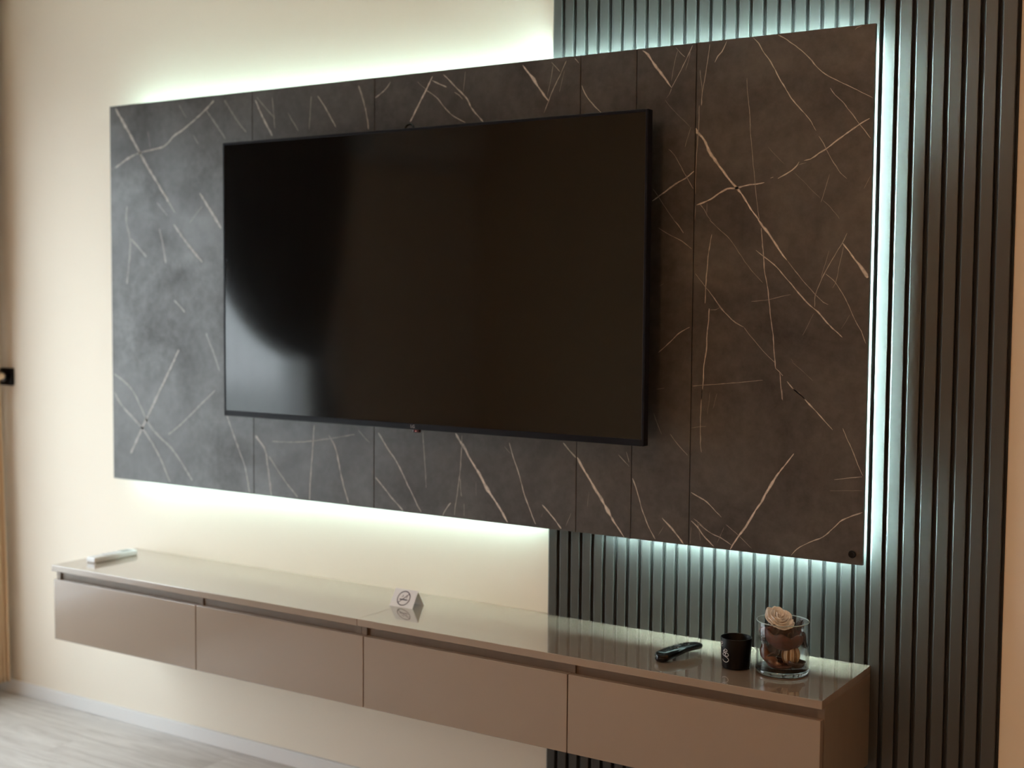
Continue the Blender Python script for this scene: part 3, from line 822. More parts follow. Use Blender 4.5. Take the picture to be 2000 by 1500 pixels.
# symbol, laid out in the plane of the front flap
fl_len = math.hypot(hd, THT)
du = Vector((1, 0, 0)); dv = Vector((0, hd / fl_len, THT / fl_len)); dn = du.cross(dv)
O = Vector((TCX, TCY - hd, KT)) + dv * (fl_len * 0.5) + dn * 0.0002
def on_flap(name, outline_sets, m):
    bm = bmesh.new()
    for pts in outline_sets:
        lo = [bm.verts.new(O + du * p[0] + dv * p[1]) for p in pts]
        hi = [bm.verts.new(O + du * p[0] + dv * p[1] + dn * 0.00025) for p in pts]
        bm.faces.new(hi); bm.faces.new(lo[::-1])
        for i in range(len(pts)):
            bm.faces.new((lo[i], lo[(i + 1) % len(pts)], hi[(i + 1) % len(pts)], hi[i]))
    return from_bm(name, bm, m, tent)
rs = []
R1, R2 = 0.0225, 0.0198
nseg = 40
for k in range(nseg):
    a0, a1 = 2 * math.pi * k / nseg, 2 * math.pi * (k + 1) / nseg
    rs.append([(R2 * math.cos(a0), R2 * math.sin(a0)), (R1 * math.cos(a0), R1 * math.sin(a0)), (R1 * math.cos(a1), R1 * math.sin(a1)), (R2 * math.cos(a1), R2 * math.sin(a1))])
on_flap('prohibition_ring', rs, M['card_ink'])
def bar(ax, ay, bx_, by_, w):
    d = Vector((bx_ - ax, by_ - ay)).normalized(); n = Vector((-d.y, d.x)) * w / 2
    return [(ax + n.x, ay + n.y), (ax - n.x, ay - n.y), (bx_ - n.x, by_ - n.y), (bx_ + n.x, by_ + n.y)]
on_flap('slash', [bar(-0.0145, -0.0145, 0.0145, 0.0145, 0.0022)], M['card_ink'])
on_flap('cigarette', [bar(-0.013, -0.004, 0.013, -0.004, 0.0034), bar(0.0140, -0.004, 0.0155, -0.004, 0.0034)], M['card_ink'])
on_flap('smoke', [bar(0.008, 0.001, 0.011, 0.004, 0.0013), bar(0.011, 0.004, 0.009, 0.008, 0.0013), bar(-0.009, 0.003, -0.003, 0.006, 0.0013), bar(-0.003, 0.006, -0.006, 0.010, 0.0013)], M['card_ink'])

# ================================================================== white remote at the far left end
wr = empty('white_remote', (0.078, -0.172, KT))
tag(wr, 'slim white remote control lying across the far left end of the cabinet', 'remote')
box('case', (0.056, -0.264, KT), (0.100, -0.082, KT + 0.019), M['white_plastic'], wr, bevel=0.006, seg=3)
box('display', (0.062, -0.140, KT + 0.0188), (0.094, -0.098, KT + 0.0194), mat('lcd_grey', (0.25, 0.28, 0.26), 0.3), wr)
for k in range(3):
    box('button', (0.066, -0.165 - 0.022 * k, KT + 0.0188), (0.090, -0.155 - 0.022 * k, KT + 0.0200), mat('button_grey', (0.55, 0.56, 0.58), 0.5), wr, bevel=0.0006, seg=1)

# ================================================================== black curved remote
rem = empty('television_remote', (2.195, -0.21, KT))
tag(rem, 'black curved television remote lying on the cabinet left of the black cup', 'remote')
A = Vector((2.172, -0.283, 0)); B = Vector((2.221, -0.139, 0))
ax = (B - A).normalized(); side = Vector((ax.y, -ax.x, 0)); RL = (B - A).length
def remote_shape(t):
    # half width, half height, centre height above the worktop
    hw = 0.0240 * (0.86 + 0.14 * math.sin(math.pi * min(1, t * 1.6))) * (1 - 0.24 * t)
    hh = 0.0132 - 0.0050 * t
    zc = 0.0132 + 0.0125 * math.sin(math.pi * (0.02 + 0.70 * t))
    endf = min(1.0, math.sqrt(max(0.0, 1 - (1 - min(1, t / 0.10)) ** 2)) * 0.92 + 0.08, math.sqrt(max(0.0, 1 - (1 - min(1, (1 - t) / 0.13)) ** 2)) * 0.92 + 0.08)
    return hw * endf, hh * (0.35 + 0.65 * endf), zc
def remote_section(t, seg=28):
    hw, hh, zc = remote_shape(t)
    c = A + ax * RL * t
    out = []
    for k in range(seg):
        a = 2 * math.pi * k / seg
        ca, sa = math.cos(a), math.sin(a)
        e = 0.62
        px = math.copysign(abs(ca) ** e, ca) * hw
        pz = math.copysign(abs(sa) ** 0.8, sa) * hh * (1.0 if sa < 0 else 0.85)
        out.append(c + side * px + Vector((0, 0, KT + zc + pz)))
    return out
bm = bmesh.new()
rings = []
NS = 40
for k in range(NS + 1):
    rings.append([bm.verts.new(p) for p in remote_section(k / NS)])
for a, b in zip(rings, rings[1:]):
    for k in range(28):
        bm.faces.new((a[k], a[(k + 1) % 28], b[(k + 1) % 28], b[k]))
bm.faces.new(rings[0][::-1]); bm.faces.new(rings[-1])
zmin = min(v.co.z for v in bm.verts)
for v in bm.verts: v.co.z += KT + 0.0002 - zmin
RZ = KT + 0.0002 - zmin
from_bm('case', bm, M['black_gloss'], rem, smooth=True)
def remote_button(t, off, r, h, m, nm='button'):
    hw, hh, zc = remote_shape(t)
    c = A + ax * RL * t + side * off
    f = 1 - abs(off / hw) ** 3 * 0.3
    z = KT + zc + hh * 0.85 * f + RZ - KT - 0.0 + 0
    hw2, hh2, zc2 = remote_shape(min(1, t + 0.05))
    slope = math.atan2((zc2 + hh2 * .85) - (zc + hh * .85), RL * 0.05)
    bm = bmesh.new()
    add_lathe(bm, [(0, -0.001), (r, -0.001), (r, h * 0.6), (r * 0.8, h), (0, h)], seg=18)
    bm.transform(Matrix.Translation((c.x, c.y, KT + zc + hh * 0.85 * f + (RZ - KT) * 0 + dzr)) @ Matrix.Rotation(slope, 4, 'X'))
    return from_bm(nm, bm, m, rem, smooth=True)
dzr = RZ
M['btn'] = mat('remote_button', (0.03, 0.03, 0.032), 0.4)
M['btn_pale'] = mat('remote_button_print', (0.35, 0.35, 0.36), 0.4)
remote_button(0.46, 0.0, 0.0085, 0.0012, M['btn'], 'scroll_wheel')
remote_button(0.30, 0.0, 0.003, 0.0010, M['btn'])
for t in (0.34, 0.58, 0.66):
    for off in (-0.008, 0.008):
        remote_button(t, off, 0.0028, 0.0009, M['btn'])
remote_button(0.52, -0.010, 0.0020, 0.0010, M['btn_pale'])
remote_button(0.40, 0.010, 0.0020, 0.0010, M['btn_pale'])

# ================================================================== black cup
CX, CY_ = 2.3464, -0.2127
cup = empty('black_cup', (CX, CY_, KT))
tag(cup, 'matte black tumbler with white handwritten lettering beside the glass jar', 'cup')
CHT = 0.0745
bm = bmesh.new()
add_lathe(bm, [(0, 0), (0.0300, 0), (0.0322, 0.0012), (0.0334, 0.004), (0.0378, CHT - 0.0012), (0.0374, CHT), (0.0360, CHT), (0.0356, CHT - 0.001), (0.0318, 0.009), (0.0300, 0.0075), (0, 0.0075)], (CX, CY_, KT), 64)
from_bm('tumbler', bm, mat('matte_black_glass', (0.003, 0.003, 0.0035), 0.38, spec=0.18), cup, smooth=True)
view = Vector((CAM.x - CX, CAM.y - CY_, 0)).normalized()
rgt = Vector((-view.y, view.x, 0))
strokes = [
    [(236, 1060), (243, 1082), (262, 1102), (292, 1108), (316, 1090), (320, 1066), (306, 1044), (282, 1026), (258, 1008), (243, 990), (246, 972), (268, 962), (296, 968), (316, 984), (320, 1004), (304, 1018), (280, 1012), (270, 994), (284, 982)],
    [(284, 982), (272, 966), (258, 950), (250, 938), (262, 930), (282, 944), (298, 946), (302, 930), (290, 912), (274, 906)],
    [(274, 906), (262, 918), (252, 934)],
    [(217, 790), (232, 792), (246, 806), (242, 822), (228, 836), (220, 850), (230, 862), (244, 858)],
    [(220, 800), (226, 818), (236, 828)],
]
bm = bmesh.new()
for st in strokes:
    pts = []
    for u, v in st:
        sx = max(-0.985, min(0.985, (u - 427) / 214.0))
        a = math.asin(sx)
        z = (1180 + 57 * math.cos(a) - v) / 470.0 * CHT
        z = max(0.004, min(CHT - 0.003, z))
        r = 0.0334 + (0.0378 - 0.0334) * (z - 0.004) / (CHT - 0.005) + 0.0001
        pts.append(Vector((CX, CY_, KT + z)) + (rgt * math.sin(a) + view * math.cos(a)) * r)
    # smooth a little
    q = []
    for i in range(len(pts) - 1):
        p0, p1, p2, p3 = pts[max(i - 1, 0)], pts[i], pts[i + 1], pts[min(i + 2, len(pts) - 1)]
        for k in range(4):
            t = k / 4
            q.append(0.5 * ((2 * p1) + (p2 - p0) * t + (2 * p0 - 5 * p1 + 4 * p2 - p3) * t * t + (3 * p1 - p0 - 3 * p2 + p3) * t ** 3))
    q.append(pts[-1])
    add_tube(bm, q, 0.00055, 6)
from_bm('handwritten_lettering', bm, mat('white_ink', (0.75, 0.76, 0.80), 0.5), cup)

# ================================================================== glass jar with dried potpourri
JX, JY = 2.4533, -0.1874
JR, JH = 0.0622, 0.124
JB = 0.013
def glass_wall_material():
    m = bpy.data.materials.new('clear_glass_wall')
    m.use_nodes = True
    nt = m.node_tree
    for n in list(nt.nodes): nt.nodes.remove(n)
    o = nt.nodes.new('ShaderNodeOutputMaterial')
    t = nt.nodes.new('ShaderNodeBsdfTransparent'); t.inputs[0].default_value = (0.965, 0.98, 0.98, 1)
    gl = nt.nodes.new('ShaderNodeBsdfGlossy'); gl.inputs['Roughness'].default_value = 0.01
    lw = nt.nodes.new('ShaderNodeLayerWeight'); lw.inputs['Blend'].default_value = 0.5
    pw = nt.nodes.new('ShaderNodeMath'); pw.operation = 'POWER'; pw.inputs[1].default_value = 4.0
    fr = nt.nodes.new('ShaderNodeMath'); fr.operation = 'MULTIPLY_ADD'; fr.inputs[1].default_value = 0.85; fr.inputs[2].default_value = 0.035
    mx = nt.nodes.new('ShaderNodeMixShader')
    nt.links.new(lw.outputs['Facing'], pw.inputs[0]); nt.links.new(pw.outputs[0], fr.inputs[0])
    nt.links.new(fr.outputs[0], mx.inputs[0]); nt.links.new(t.outputs[0], mx.inputs[1]); nt.links.new(gl.outputs[0], mx.inputs[2])
    nt.links.new(mx.outputs[0], o.inputs[0])
    return m
def glass_base_material():
    m = bpy.data.materials.new('clear_glass_base')
    m.use_nodes = True
    b = m.node_tree.nodes['Principled BSDF']
    b.inputs['Base Color'].default_value = (0.96, 0.99, 0.99, 1)
    b.inputs['Roughness'].default_value = 0.0
    b.inputs['Transmission Weight'].default_value = 1.0
    b.inputs['IOR'].default_value = 1.48
    return m
jar = empty('glass_jar', (JX, JY, KT))
tag(jar, 'clear glass cylinder jar filled with dried potpourri near the right end of the cabinet', 'jar')
bm = bmesh.new()
add_lathe(bm, [(JR - 0.0015, JB - 0.001), (JR, JB + 0.0005), (JR, JH - 0.001), (JR - 0.0006, JH), (JR - 0.0022, JH), (JR - 0.0028, JH - 0.001), (JR - 0.0028, JB + 0.0005)], (JX, JY, KT + 0.0001), 72)
from_bm('glass_wall', bm, glass_wall_material(), jar, smooth=True)
bm = bmesh.new()
add_lathe(bm, [(0, 0), (JR - 0.006, 0), (JR - 0.002, 0.0012), (JR, 0.0045), (JR, JB - 0.003), (JR - 0.002, JB - 0.0005), (JR - 0.006, JB), (0, JB)], (JX, JY, KT + 0.0001), 72)
from_bm('thick_base', bm, glass_base_material(), jar, smooth=True)
bm = bmesh.new()
add_tube(bm, [(JX + (JR - 0.0014) * math.cos(2 * math.pi * k / 72), JY + (JR - 0.0014) * math.sin(2 * math.pi * k / 72), KT + JH) for k in range(72)], 0.0013, 8, closed=True)
from_bm('rim', bm, mat('glass_rim', (0.35, 0.42, 0.42), 0.05, spec=0.8), jar, smooth=True)
JC = Vector((JX, JY, KT))
jv = Vector((CAM.x - JX, CAM.y - JY, 0)).normalized()
jr = Vector((-jv.y, jv.x, 0))
def jp(r, f, z):           # right (seen from the room), towards the room, height
    return JC + jr * r + jv * f + Vector((0, 0, z))
M['dk_red'] = mat('dried_red_brown', (0.085, 0.022, 0.014), 0.5, noise_scale=90, noise_amt=0.45, bump=0.5, bump_scale=120)
M['dk_brown'] = mat('dried_dark_brown', (0.050, 0.022, 0.012), 0.45, noise_scale=110, noise_amt=0.4, bump=0.5, bump_scale=130)
M['mid_brown'] = mat('dried_mid_brown', (0.14, 0.055, 0.022), 0.5, noise_scale=80, noise_amt=0.4, bump=0.5, bump_scale=120)
M['cone'] = mat('cone_scale', (0.045, 0.028, 0.018), 0.6, noise_scale=100, noise_amt=0.3)
M['cream'] = mat('wood_shaving_cream', (0.62, 0.47, 0.33), 0.6, noise_scale=60, noise_amt=0.15)
M['ochre'] = mat('wood_shaving_ochre', (0.22, 0.10, 0.025), 0.6, noise_scale=60, noise_amt=0.2)
M['petal'] = mat('cream_petal', (0.96, 0.94, 0.91), 0.6, noise_scale=70, noise_amt=0.05)

def cupped(name, center, axis_dir, radius, depth, m, lobes=5, ruffle=0.12, thick=0.0016, arc=1.0, seed=0, parent=None, label=None):
    """a curled dried bowl-shaped petal or pod shell opening along axis_dir"""
    bm = bmesh.new()
    nr, ns = 10, 36
    q = Vector((0, 0, 1)).rotation_difference(Vector(axis_dir).normalized()).to_matrix()
    grid = []
    for i in range(nr + 1):
        t = i / nr
        ring = []
        for k in range(ns + 1):
            a = 2 * math.pi * arc * k / ns
            wob = 1 + ruffle * math.sin(lobes * a + seed) * t + 0.06 * noise.noise(Vector((math.cos(a) * 3, math.sin(a) * 3, seed + t * 2)))
            rr = radius * math.sin(t * math.pi * 0.56) * wob
            zz = depth * (1 - math.cos(t * math.pi * 0.56)) + depth * 0.10 * math.sin(lobes * a * 1.3 + seed) * t * t
            ring.append(bm.verts.new(Vector(center) + q @ Vector((rr * math.cos(a), rr * math.sin(a), zz - depth * 0.5))))
        grid.append(ring)
    for a, b in zip(grid, grid[1:]):
        for k in range(ns):
            bm.faces.new((a[k], a[k + 1], b[k + 1], b[k]))
    bmesh.ops.remove_doubles(bm, verts=bm.verts[:], dist=1e-5)
    o = from_bm(name, bm, m, parent, smooth=True)
    md = o.modifiers.new('thickness', 'SOLIDIFY'); md.thickness = thick
    return o

def pod(name, pts, radii, m, parent=None):
    bm = bmesh.new()
    # resample the spine
    P = [Vector(p) for p in pts]
    q, rr = [], []
    for i in range(len(P) - 1):
        p0, p1, p2, p3 = P[max(i - 1, 0)], P[i], P[i + 1], P[min(i + 2, len(P) - 1)]
        for k in range(6):
            t = k / 6
            q.append(0.5 * ((2 * p1) + (p2 - p0) * t + (2 * p0 - 5 * p1 + 4 * p2 - p3) * t * t + (3 * p1 - p0 - 3 * p2 + p3) * t ** 3))
            rr.append(radii[i] + (radii[i + 1] - radii[i]) * (t * t * (3 - 2 * t)))
    q.append(P[-1]); rr.append(radii[-1])
    add_tube(bm, q, rr, 14)
    for v in bm.verts:
        n = noise.noise(v.co * 90) * 0.0016
        v.co += Vector((n, noise.noise(v.co * 80 + Vector((9, 0, 0))) * 0.0016, noise.noise(v.co * 80 + Vector((0, 9, 0))) * 0.0012))
    return from_bm(name, bm, m, parent, smooth=True)

G = 'dried potpourri pieces in the glass jar'
o = cupped('dried_petal_cup', jp(0.003, 0.010, 0.076), (0.12, -0.05, 1), 0.045, 0.040, M['dk_red'], 5, 0.05, seed=1.0)
tag(o, 'large red-brown dried petal cup in the upper middle of the glass jar', 'potpourri', G)
o = cupped('dried_leaf_curl', jp(-0.028, 0.006, 0.094), (-0.4, 0.2, 1), 0.024, 0.022, M['dk_red'], 3, 0.10, seed=4.0)
tag(o, 'red dried leaf curl under the left side of the cream flower', 'potpourri', G)
o = pod('seed_pod', [jp(-0.043, 0.004, 0.066), jp(-0.040, 0.012, 0.045), jp(-0.025, 0.020, 0.033), jp(-0.018, 0.030, 0.026), jp(-0.002, 0.034, 0.024)], [0.006, 0.012, 0.013, 0.010, 0.003], M['mid_brown'])
tag(o, 'curved brown seed pod at the lower left of the glass jar', 'potpourri', G)
o = cupped('dried_leaf_curl', jp(-0.018, 0.010, 0.050), (-0.5, -0.5, 0.5), 0.021, 0.020, M['dk_brown'], 3, 0.15, seed=2.5)
tag(o, 'dark brown dried leaf curl behind the seed pod in the glass jar', 'potpourri', G)
o = cupped('dried_leaf_curl', jp(0.045, 0.000, 0.078), (1, 0.2, 0.3), 0.019, 0.012, M['dk_brown'], 3, 0.12, seed=6.0)
tag(o, 'dark dried leaf pressed against the right side of the glass jar', 'potpourri', G)
o = cupped('dried_leaf_curl', jp(-0.006, 0.020, 0.0215), (0.1, -0.1, 1), 0.030, 0.012, M['dk_red'], 4, 0.15, seed=3.0)
tag(o, 'flat red-brown dried leaf on the bottom of the glass jar, left', 'potpourri', G)
o = cupped('dried_leaf_curl', jp(0.026, 0.014, 0.0250), (0.35, 0.1, 1), 0.026, 0.017, M['dk_brown'], 3, 0.18, seed=5.0)
tag(o, 'curled dark leaf on the bottom of the glass jar, right', 'potpourri', G)
o = cupped('dried_leaf_curl', jp(-0.006, -0.028, 0.052), (0, 0, 1), 0.026, 0.050, M['dk_brown'], 4, 0.10, seed=8.0)
tag(o, 'tall dark dried husk at the back of the glass jar', 'potpourri', G)
# striped wood-shaving bundle
sh = empty('wood_shaving_roll', jp(0.020, 0.020, 0.030))
tag(sh, 'cream and ochre striped wood-shaving roll at the lower right of the glass jar', 'potpourri', G)
for k in range(11):
    a0 = -1.35 + k * 0.25
    a1 = a0 + 0.24
    bm = bmesh.new()
    lo, hi = [], []
    for j in range(7):
        t = j / 6
        z = 0.030 + 0.036 * t
        rr = 0.0165 + 0.0055 * math.sin(math.pi * t) + (0.0012 if k % 2 else 0)
        for aa, L_ in ((a0, lo), (a1, hi)):
            L_.append(bm.verts.new(jp(0.020 + math.sin(aa) * rr, 0.016 + math.cos(aa) * rr, z)))
    for j in range(6):
        bm.faces.new((lo[j], hi[j], hi[j + 1], lo[j + 1]))
    s_ = from_bm('shaving_strip', bm, M['cream'] if k % 3 != 1 else M['ochre'], sh, smooth=True)
    md = s_.modifiers.new('thickness', 'SOLIDIFY'); md.thickness = 0.001

def cone(center, axis_dir, h, r, label):
    root = empty('pine_cone', center)
    tag(root, label, 'pine cone', G)
    q = Vector((0, 0, 1)).rotation_difference(Vector(axis_dir).normalized()).to_matrix()
    bm = bmesh.new()
    add_lathe(bm, [(0, 0), (r * 0.5, h * 0.15), (r * 0.55, h * 0.4), (r * 0.3, h * 0.8), (0, h)], seg=12)
    bm.transform(Matrix.Translation(center) @ q.to_4x4())
    from_bm('core', bm, M['cone'], root)
    sm = None
    n = 34
    for k in range(n):
        t = (k + 0.5) / n
        a = k * 2.39996
        rr = r * math.sin(math.pi * (0.14 + 0.80 * t)) ** 0.8
        bm = bmesh.new()
        w = r * 0.42 * (1 - 0.4 * t)
        base = Vector((math.cos(a), math.sin(a), 0)); tan = Vector((-math.sin(a), math.cos(a), 0))
        zc = h * t
        p = [base * rr * 0.35 - tan * w * 0.5, base * rr * 0.35 + tan * w * 0.5, base * rr + tan * w * 0.4 + Vector((0, 0, h * 0.07)), base * rr * 1.08 + Vector((0, 0, h * 0.10)), base * rr - tan * w * 0.4 + Vector((0, 0, h * 0.07))]
        up = [x + Vector((0, 0, zc)) for x in p]
        dn_ = [x + Vector((0, 0, zc - h * 0.05)) for x in p]
        V1 = [bm.verts.new(Vector(center) + q @ x) for x in up]; V0 = [bm.verts.new(Vector(center) + q @ x) for x in dn_]
        bm.faces.new(V1); bm.faces.new(V0[::-1])
        for i in range(5):
            bm.faces.new((V0[i], V0[(i + 1) % 5], V1[(i + 1) % 5], V1[i]))
        from_bm('scale', bm, M['cone'], root)
cone(jp(-0.047, 0.012, 0.072), (0.1, 0.1, 1), 0.024, 0.0095, 'small dark cone against the left side of the glass jar')
cone(jp(0.036, -0.018, 0.098), (0.3, 0.2, 1), 0.026, 0.0105, 'small dark cone showing at the rim right of the cream flower')

# cream wooden rose lying on top
FC = jp(-0.008, 0.004, 0.130)
flower = empty('cream_flower', FC)
tag(flower, 'cream dried rose-shaped flower resting on top of the filled glass jar', 'flower')
fax = (jr * 0.30 + jv * 0.46 + Vector((0, 0, 0.82))).normalized()
fq = Vector((0, 0, 1)).rotation_difference(fax).to_matrix()
def petal(angle, r0, z0, r1, z1, width, seed):
    """one cupped petal: leaves the heart at (r0, z0), bows out and rises to its lip at (r1, z1)"""
    bm = bmesh.new()
    nu, nv = 10, 9
    grid = []
    for i in range(nv + 1):
        t = i / nv
        rowv = []
        for j in range(nu + 1):
            s = j / nu * 2 - 1
            top = 1 - 0.30 * abs(s) ** 2.5
            tt = t * top
            # quadratic path with the belly low and outside, lip rolled slightly outwards
            cr_, cz_ = r1 * 0.98, z0 + (z1 - z0) * 0.15
            rr = (1 - tt) ** 2 * r0 + 2 * tt * (1 - tt) * cr_ + tt * tt * r1 + 0.0016 * max(0, tt - 0.8) * 5
            zz = (1 - tt) ** 2 * z0 + 2 * tt * (1 - tt) * cz_ + tt * tt * z1
            zz += 0.0010 * math.sin(5 * s + seed) * t
            rr += 0.0008 * math.sin(4 * s + seed * 2) * t
            w = width * (0.45 + 0.55 * math.sin(math.pi * min(0.62, 0.1 + 0.55 * t)))
            aa = angle + s * w / max(rr, 0.004)
            rowv.append(bm.verts.new(FC + fq @ Vector((rr * math.cos(aa), rr * math.sin(aa), zz))))
        grid.append(rowv)
    for a, b in zip(grid, grid[1:]):
        for k in range(nu):
            bm.faces.new((a[k], a[k + 1], b[k + 1], b[k]))
    o = from_bm('petal', bm, M['petal'], flower, smooth=True)
    md = o.modifiers.new('thickness', 'SOLIDIFY'); md.thickness = 0.0008
rnd = random.Random(5)
for (n, r0, r1, z1, wd) in ((2, 0.0010, 0.0040, 0.0165, 0.0062), (3, 0.0020, 0.0095, 0.0160, 0.0098), (4, 0.0030, 0.0155, 0.0140, 0.0122), (5, 0.0040, 0.0222, 0.0105, 0.0140), (6, 0.0050, 0.0292, 0.0060, 0.0155), (7, 0.0060, 0.0365, 0.0005, 0.0172)):
    ph = rnd.random() * 6
    for k in range(n):
        f = rnd.uniform(0.93, 1.06)
        petal(ph + 2 * math.pi * k / n + rnd.uniform(-.15, .15), r0, -0.006 if r1 < 0.03 else -0.008, r1 * f, z1 + rnd.uniform(-0.0012, 0.0012), wd, rnd.random() * 6)

# ================================================================== curtains on the window wall
M['shaded_curtain'] = mat('shaded_curtain_fabric', (0.10, 0.07, 0.06), 0.9, spec=0.1, noise_scale=25, noise_amt=0.06, stretch=(1, 1, 0.15))  # fabric colour darkened to stand in for backlit shade
def curtain(name, y_out, y_in, tie_y, label, amp=0.026, GW=0.10, flare=0.17, xo=0.112, fab='curtain'):
    """tied-back drape hanging in front of the left wall; y_out is the gathered side"""
    root = empty(name, (WX + 0.10, y_out, 0))
    tag(root, label, 'curtain')
    ztop, ztie, zbot = 2.60, 1.215, 0.055
    W = y_in - y_out
    sg = 1 if W > 0 else -1
    W = abs(W)
    nz, nu = 90, 120
    verts, faces = [], []
    xc = WX + xo
    for i in range(nz + 1):
        z = zbot + (ztop - zbot) * i / nz
        if z >= ztie:
            s = (z - ztie) / (ztop - ztie)
            wid = GW + (W - GW) * math.sqrt(max(0, 1 - (1 - s) ** 1.7)) 
            out = tie_y + (y_out - tie_y) * min(1, s * 1.6)
            am = amp * (0.45 + 0.55 * min(1, s * 3))
            bulge = 0.0
        else:
            s = (ztie - z) / (ztie - zbot)
            wid = GW + flare * s ** 0.8
            out = tie_y + (y_out - tie_y) * min(1, s * 1.4)
            am = amp * (0.45 + 0.9 * s)
            bulge = 0.004 * s
        for j in range(nu + 1):
            t = j / nu
            y = out + sg * wid * t
            x = xc + bulge + am * math.sin(t * 2 * math.pi * 9 + 0.4) + am * 0.25 * math.sin(t * 2 * math.pi * 4 + z * 2)
            verts.append((x, y, z))
    for i in range(nz):
        for j in range(nu):
            v = i * (nu + 1) + j
            faces.append((v, v + 1, v + nu + 2, v + nu + 1))
    me = bpy.data.meshes.new('drape')
    me.from_pydata(verts, [], faces)
    o = link(bpy.data.objects.new('drape', me), root, [M[fab]], smooth=True)
    md = o.modifiers.new('thickness', 'SOLIDIFY'); md.thickness = 0.002
    # band around the gather
    bm = bmesh.new()
    yc = tie_y + sg * GW / 2
    add_tube(bm, [(xc + 0.040 * math.cos(2 * math.pi * k / 24), yc + (GW / 2 + 0.01) * math.sin(2 * math.pi * k / 24), ztie - 0.004 * math.cos(2 * math.pi * k / 24)) for k in range(24)], 0.011, 8, closed=True)
    from_bm('tieback_band', bm, M[fab], root, smooth=True)
    return root
curtain('curtain', -0.035, -0.26, -0.045, 'beige curtain gathered beside the wall at the far left edge', amp=0.018, GW=0.08, flare=0.07, xo=0.082)
curtain('curtain', -2.28, -1.10, -2.08, 'tied-back curtain, backlit shade put into its dark brown colour, mirrored in the left part of the television', fab='shaded_curtain')

# thin white voile behind the drapes
def voile_material():
    m = bpy.data.materials.new('white_voile')
    m.use_nodes = True
    nt = m.node_tree
    for n in list(nt.nodes): nt.nodes.remove(n)
    o = nt.nodes.new('ShaderNodeOutputMaterial')
    t = nt.nodes.new('ShaderNodeBsdfTransparent')
    tl = nt.nodes.new('ShaderNodeBsdfTranslucent'); tl.inputs[0].default_value = (0.90, 0.91, 0.93, 1)
    df = nt.nodes.new('ShaderNodeBsdfDiffuse'); df.inputs[0].default_value = (0.85, 0.86, 0.88, 1)
    m1 = nt.nodes.new('ShaderNodeMixShader'); m1.inputs[0].default_value = 0.25
    m2 = nt.nodes.new('ShaderNodeMixShader'); m2.inputs[0].default_value = VOILE_DENSITY
    nt.links.new(tl.outputs[0], m1.inputs[1]); nt.links.new(df.outputs[0], m1.inputs[2])
    nt.links.new(t.outputs[0], m2.inputs[1]); nt.links.new(m1.outputs[0], m2.inputs[2])
    nt.links.new(m2.outputs[0], o.inputs[0])
    return m
VOILE_DENSITY = 0.55
verts, faces = [], []
nu = 320
for i in range(2):
    z = (0.03, 2.60)[i]
    for j in range(nu + 1):
        t = j / nu
        verts.append((WX + 0.034 + 0.012 * math.sin(t * 2 * math.pi * 21) + 0.004 * math.sin(t * 2 * math.pi * 8), -0.12 - 2.25 * t, z))
for j in range(nu):
    faces.append((j, j + 1, j + nu + 2, j + nu + 1))
me = bpy.data.meshes.new('voile_curtain')
me.from_pydata(verts, [], faces)
vo = link(bpy.data.objects.new('voile_curtain', me), None, [voile_material()], smooth=True)
tag(vo, 'thin white see-through voile hanging across the window, mirrored in the television', 'curtain')
trk = box('curtain_track', (WX + 0.085, -2.40, 2.605), (WX + 0.125, -0.02, 2.64), M['upvc'])
tag(trk, 'white curtain track above the window on the left wall', 'curtain track')

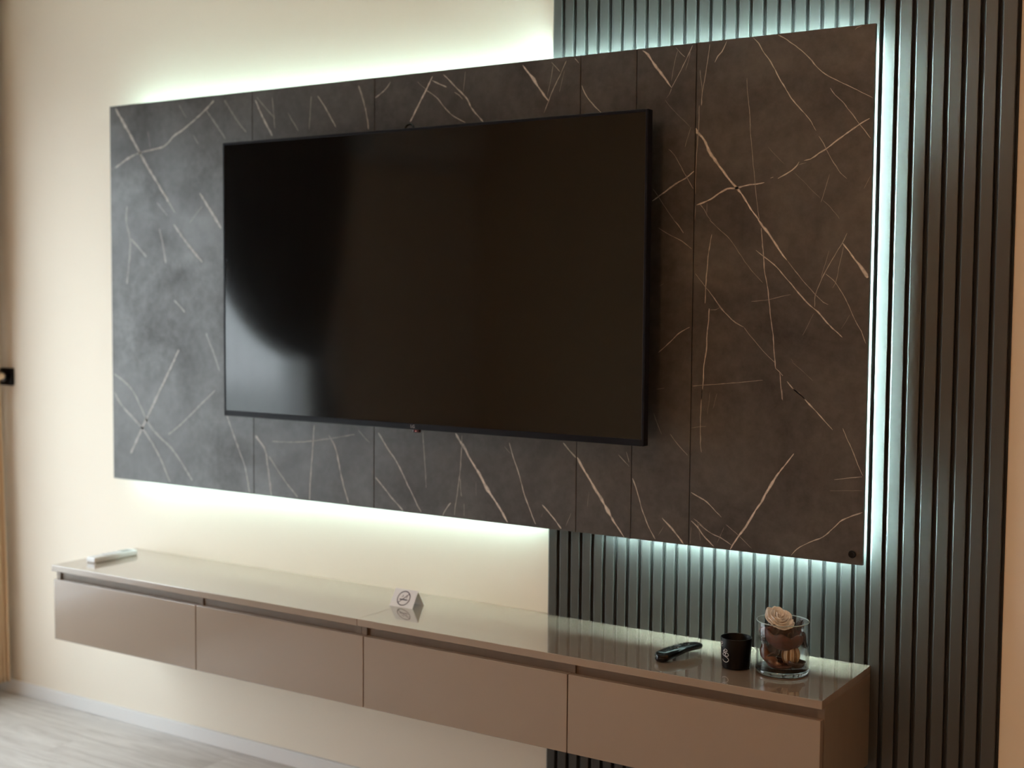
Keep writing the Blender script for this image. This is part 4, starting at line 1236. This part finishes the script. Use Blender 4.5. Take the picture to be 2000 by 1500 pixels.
# black wall hook for the tieback
hk = empty('curtain_hook', (-0.697, 0, 1.21))
tag(hk, 'black square wall hook beside the gathered curtain at the left edge', 'wall hook')
box('plate', (-0.736, -0.012, 1.177), (-0.6595, 0.0, 1.243), M['black'], hk, bevel=0.004)
bm = bmesh.new()
add_lathe(bm, [(0, 0), (0.010, 0), (0.010, 0.012), (0.019, 0.016), (0.020, 0.024), (0.014, 0.028), (0, 0.029)], seg=28)
bm.transform(Matrix.Translation((-0.694, -0.011, 1.209)) @ Matrix.Rotation(math.pi / 2, 4, 'X'))
from_bm('knob', bm, mat('dark_chrome', (0.10, 0.10, 0.11), 0.3, metal=0.8), hk, smooth=True)

# ================================================================== air conditioner (mirrored in the screen)
ac = empty('air_conditioner', (WX, -2.85, 2.28))
tag(ac, 'white split air conditioner on the left wall, mirrored at the top of the television', 'air conditioner')
bm = bmesh.new()
poly_prism(bm, [(WX, 2.23), (WX + 0.13, 2.23), (WX + 0.19, 2.27), (WX + 0.21, 2.34), (WX + 0.20, 2.50), (WX + 0.17, 2.53), (WX, 2.53)], 1, -3.33, -2.38)
# outline above is given in (x, z)
from_bm('housing', bm, M['white_plastic'], ac)
bm = bmesh.new()
poly_prism(bm, [(WX + 0.135, 2.229), (WX + 0.190, 2.266), (WX + 0.187, 2.270), (WX + 0.132, 2.234)], 1, -3.28, -2.43)
from_bm('louvre', bm, mat('ac_louvre', (0.6, 0.61, 0.62), 0.3), ac)

# ================================================================== warm ceiling lamp in the middle of the room
LAMP_WARM, LAMP_POWER = (1.0, 0.55, 0.275), 58.0
lamp = empty('ceiling_lamp', (2.3, -2.45, CH))
tag(lamp, 'round warm ceiling lamp in the middle of the room', 'ceiling lamp')
bm = bmesh.new()
add_lathe(bm, [(0, 0), (0.17, 0), (0.17, -0.02), (0.165, -0.025), (0, -0.025)], (2.3, -2.45, CH), 20)
from_bm('lamp_base', bm, M['white_plastic'], lamp)
bm = bmesh.new()
add_lathe(bm, [(0.160, -0.025), (0.158, -0.040), (0.130, -0.062), (0.07, -0.075), (0, -0.078)], (2.3, -2.45, CH), 20)
from_bm('lamp_shade', bm, mat('lamp_shade_warm', (0.8, 0.75, 0.65), 0.5, emit=LAMP_WARM, emit_strength=LAMP_POWER), lamp, smooth=True)
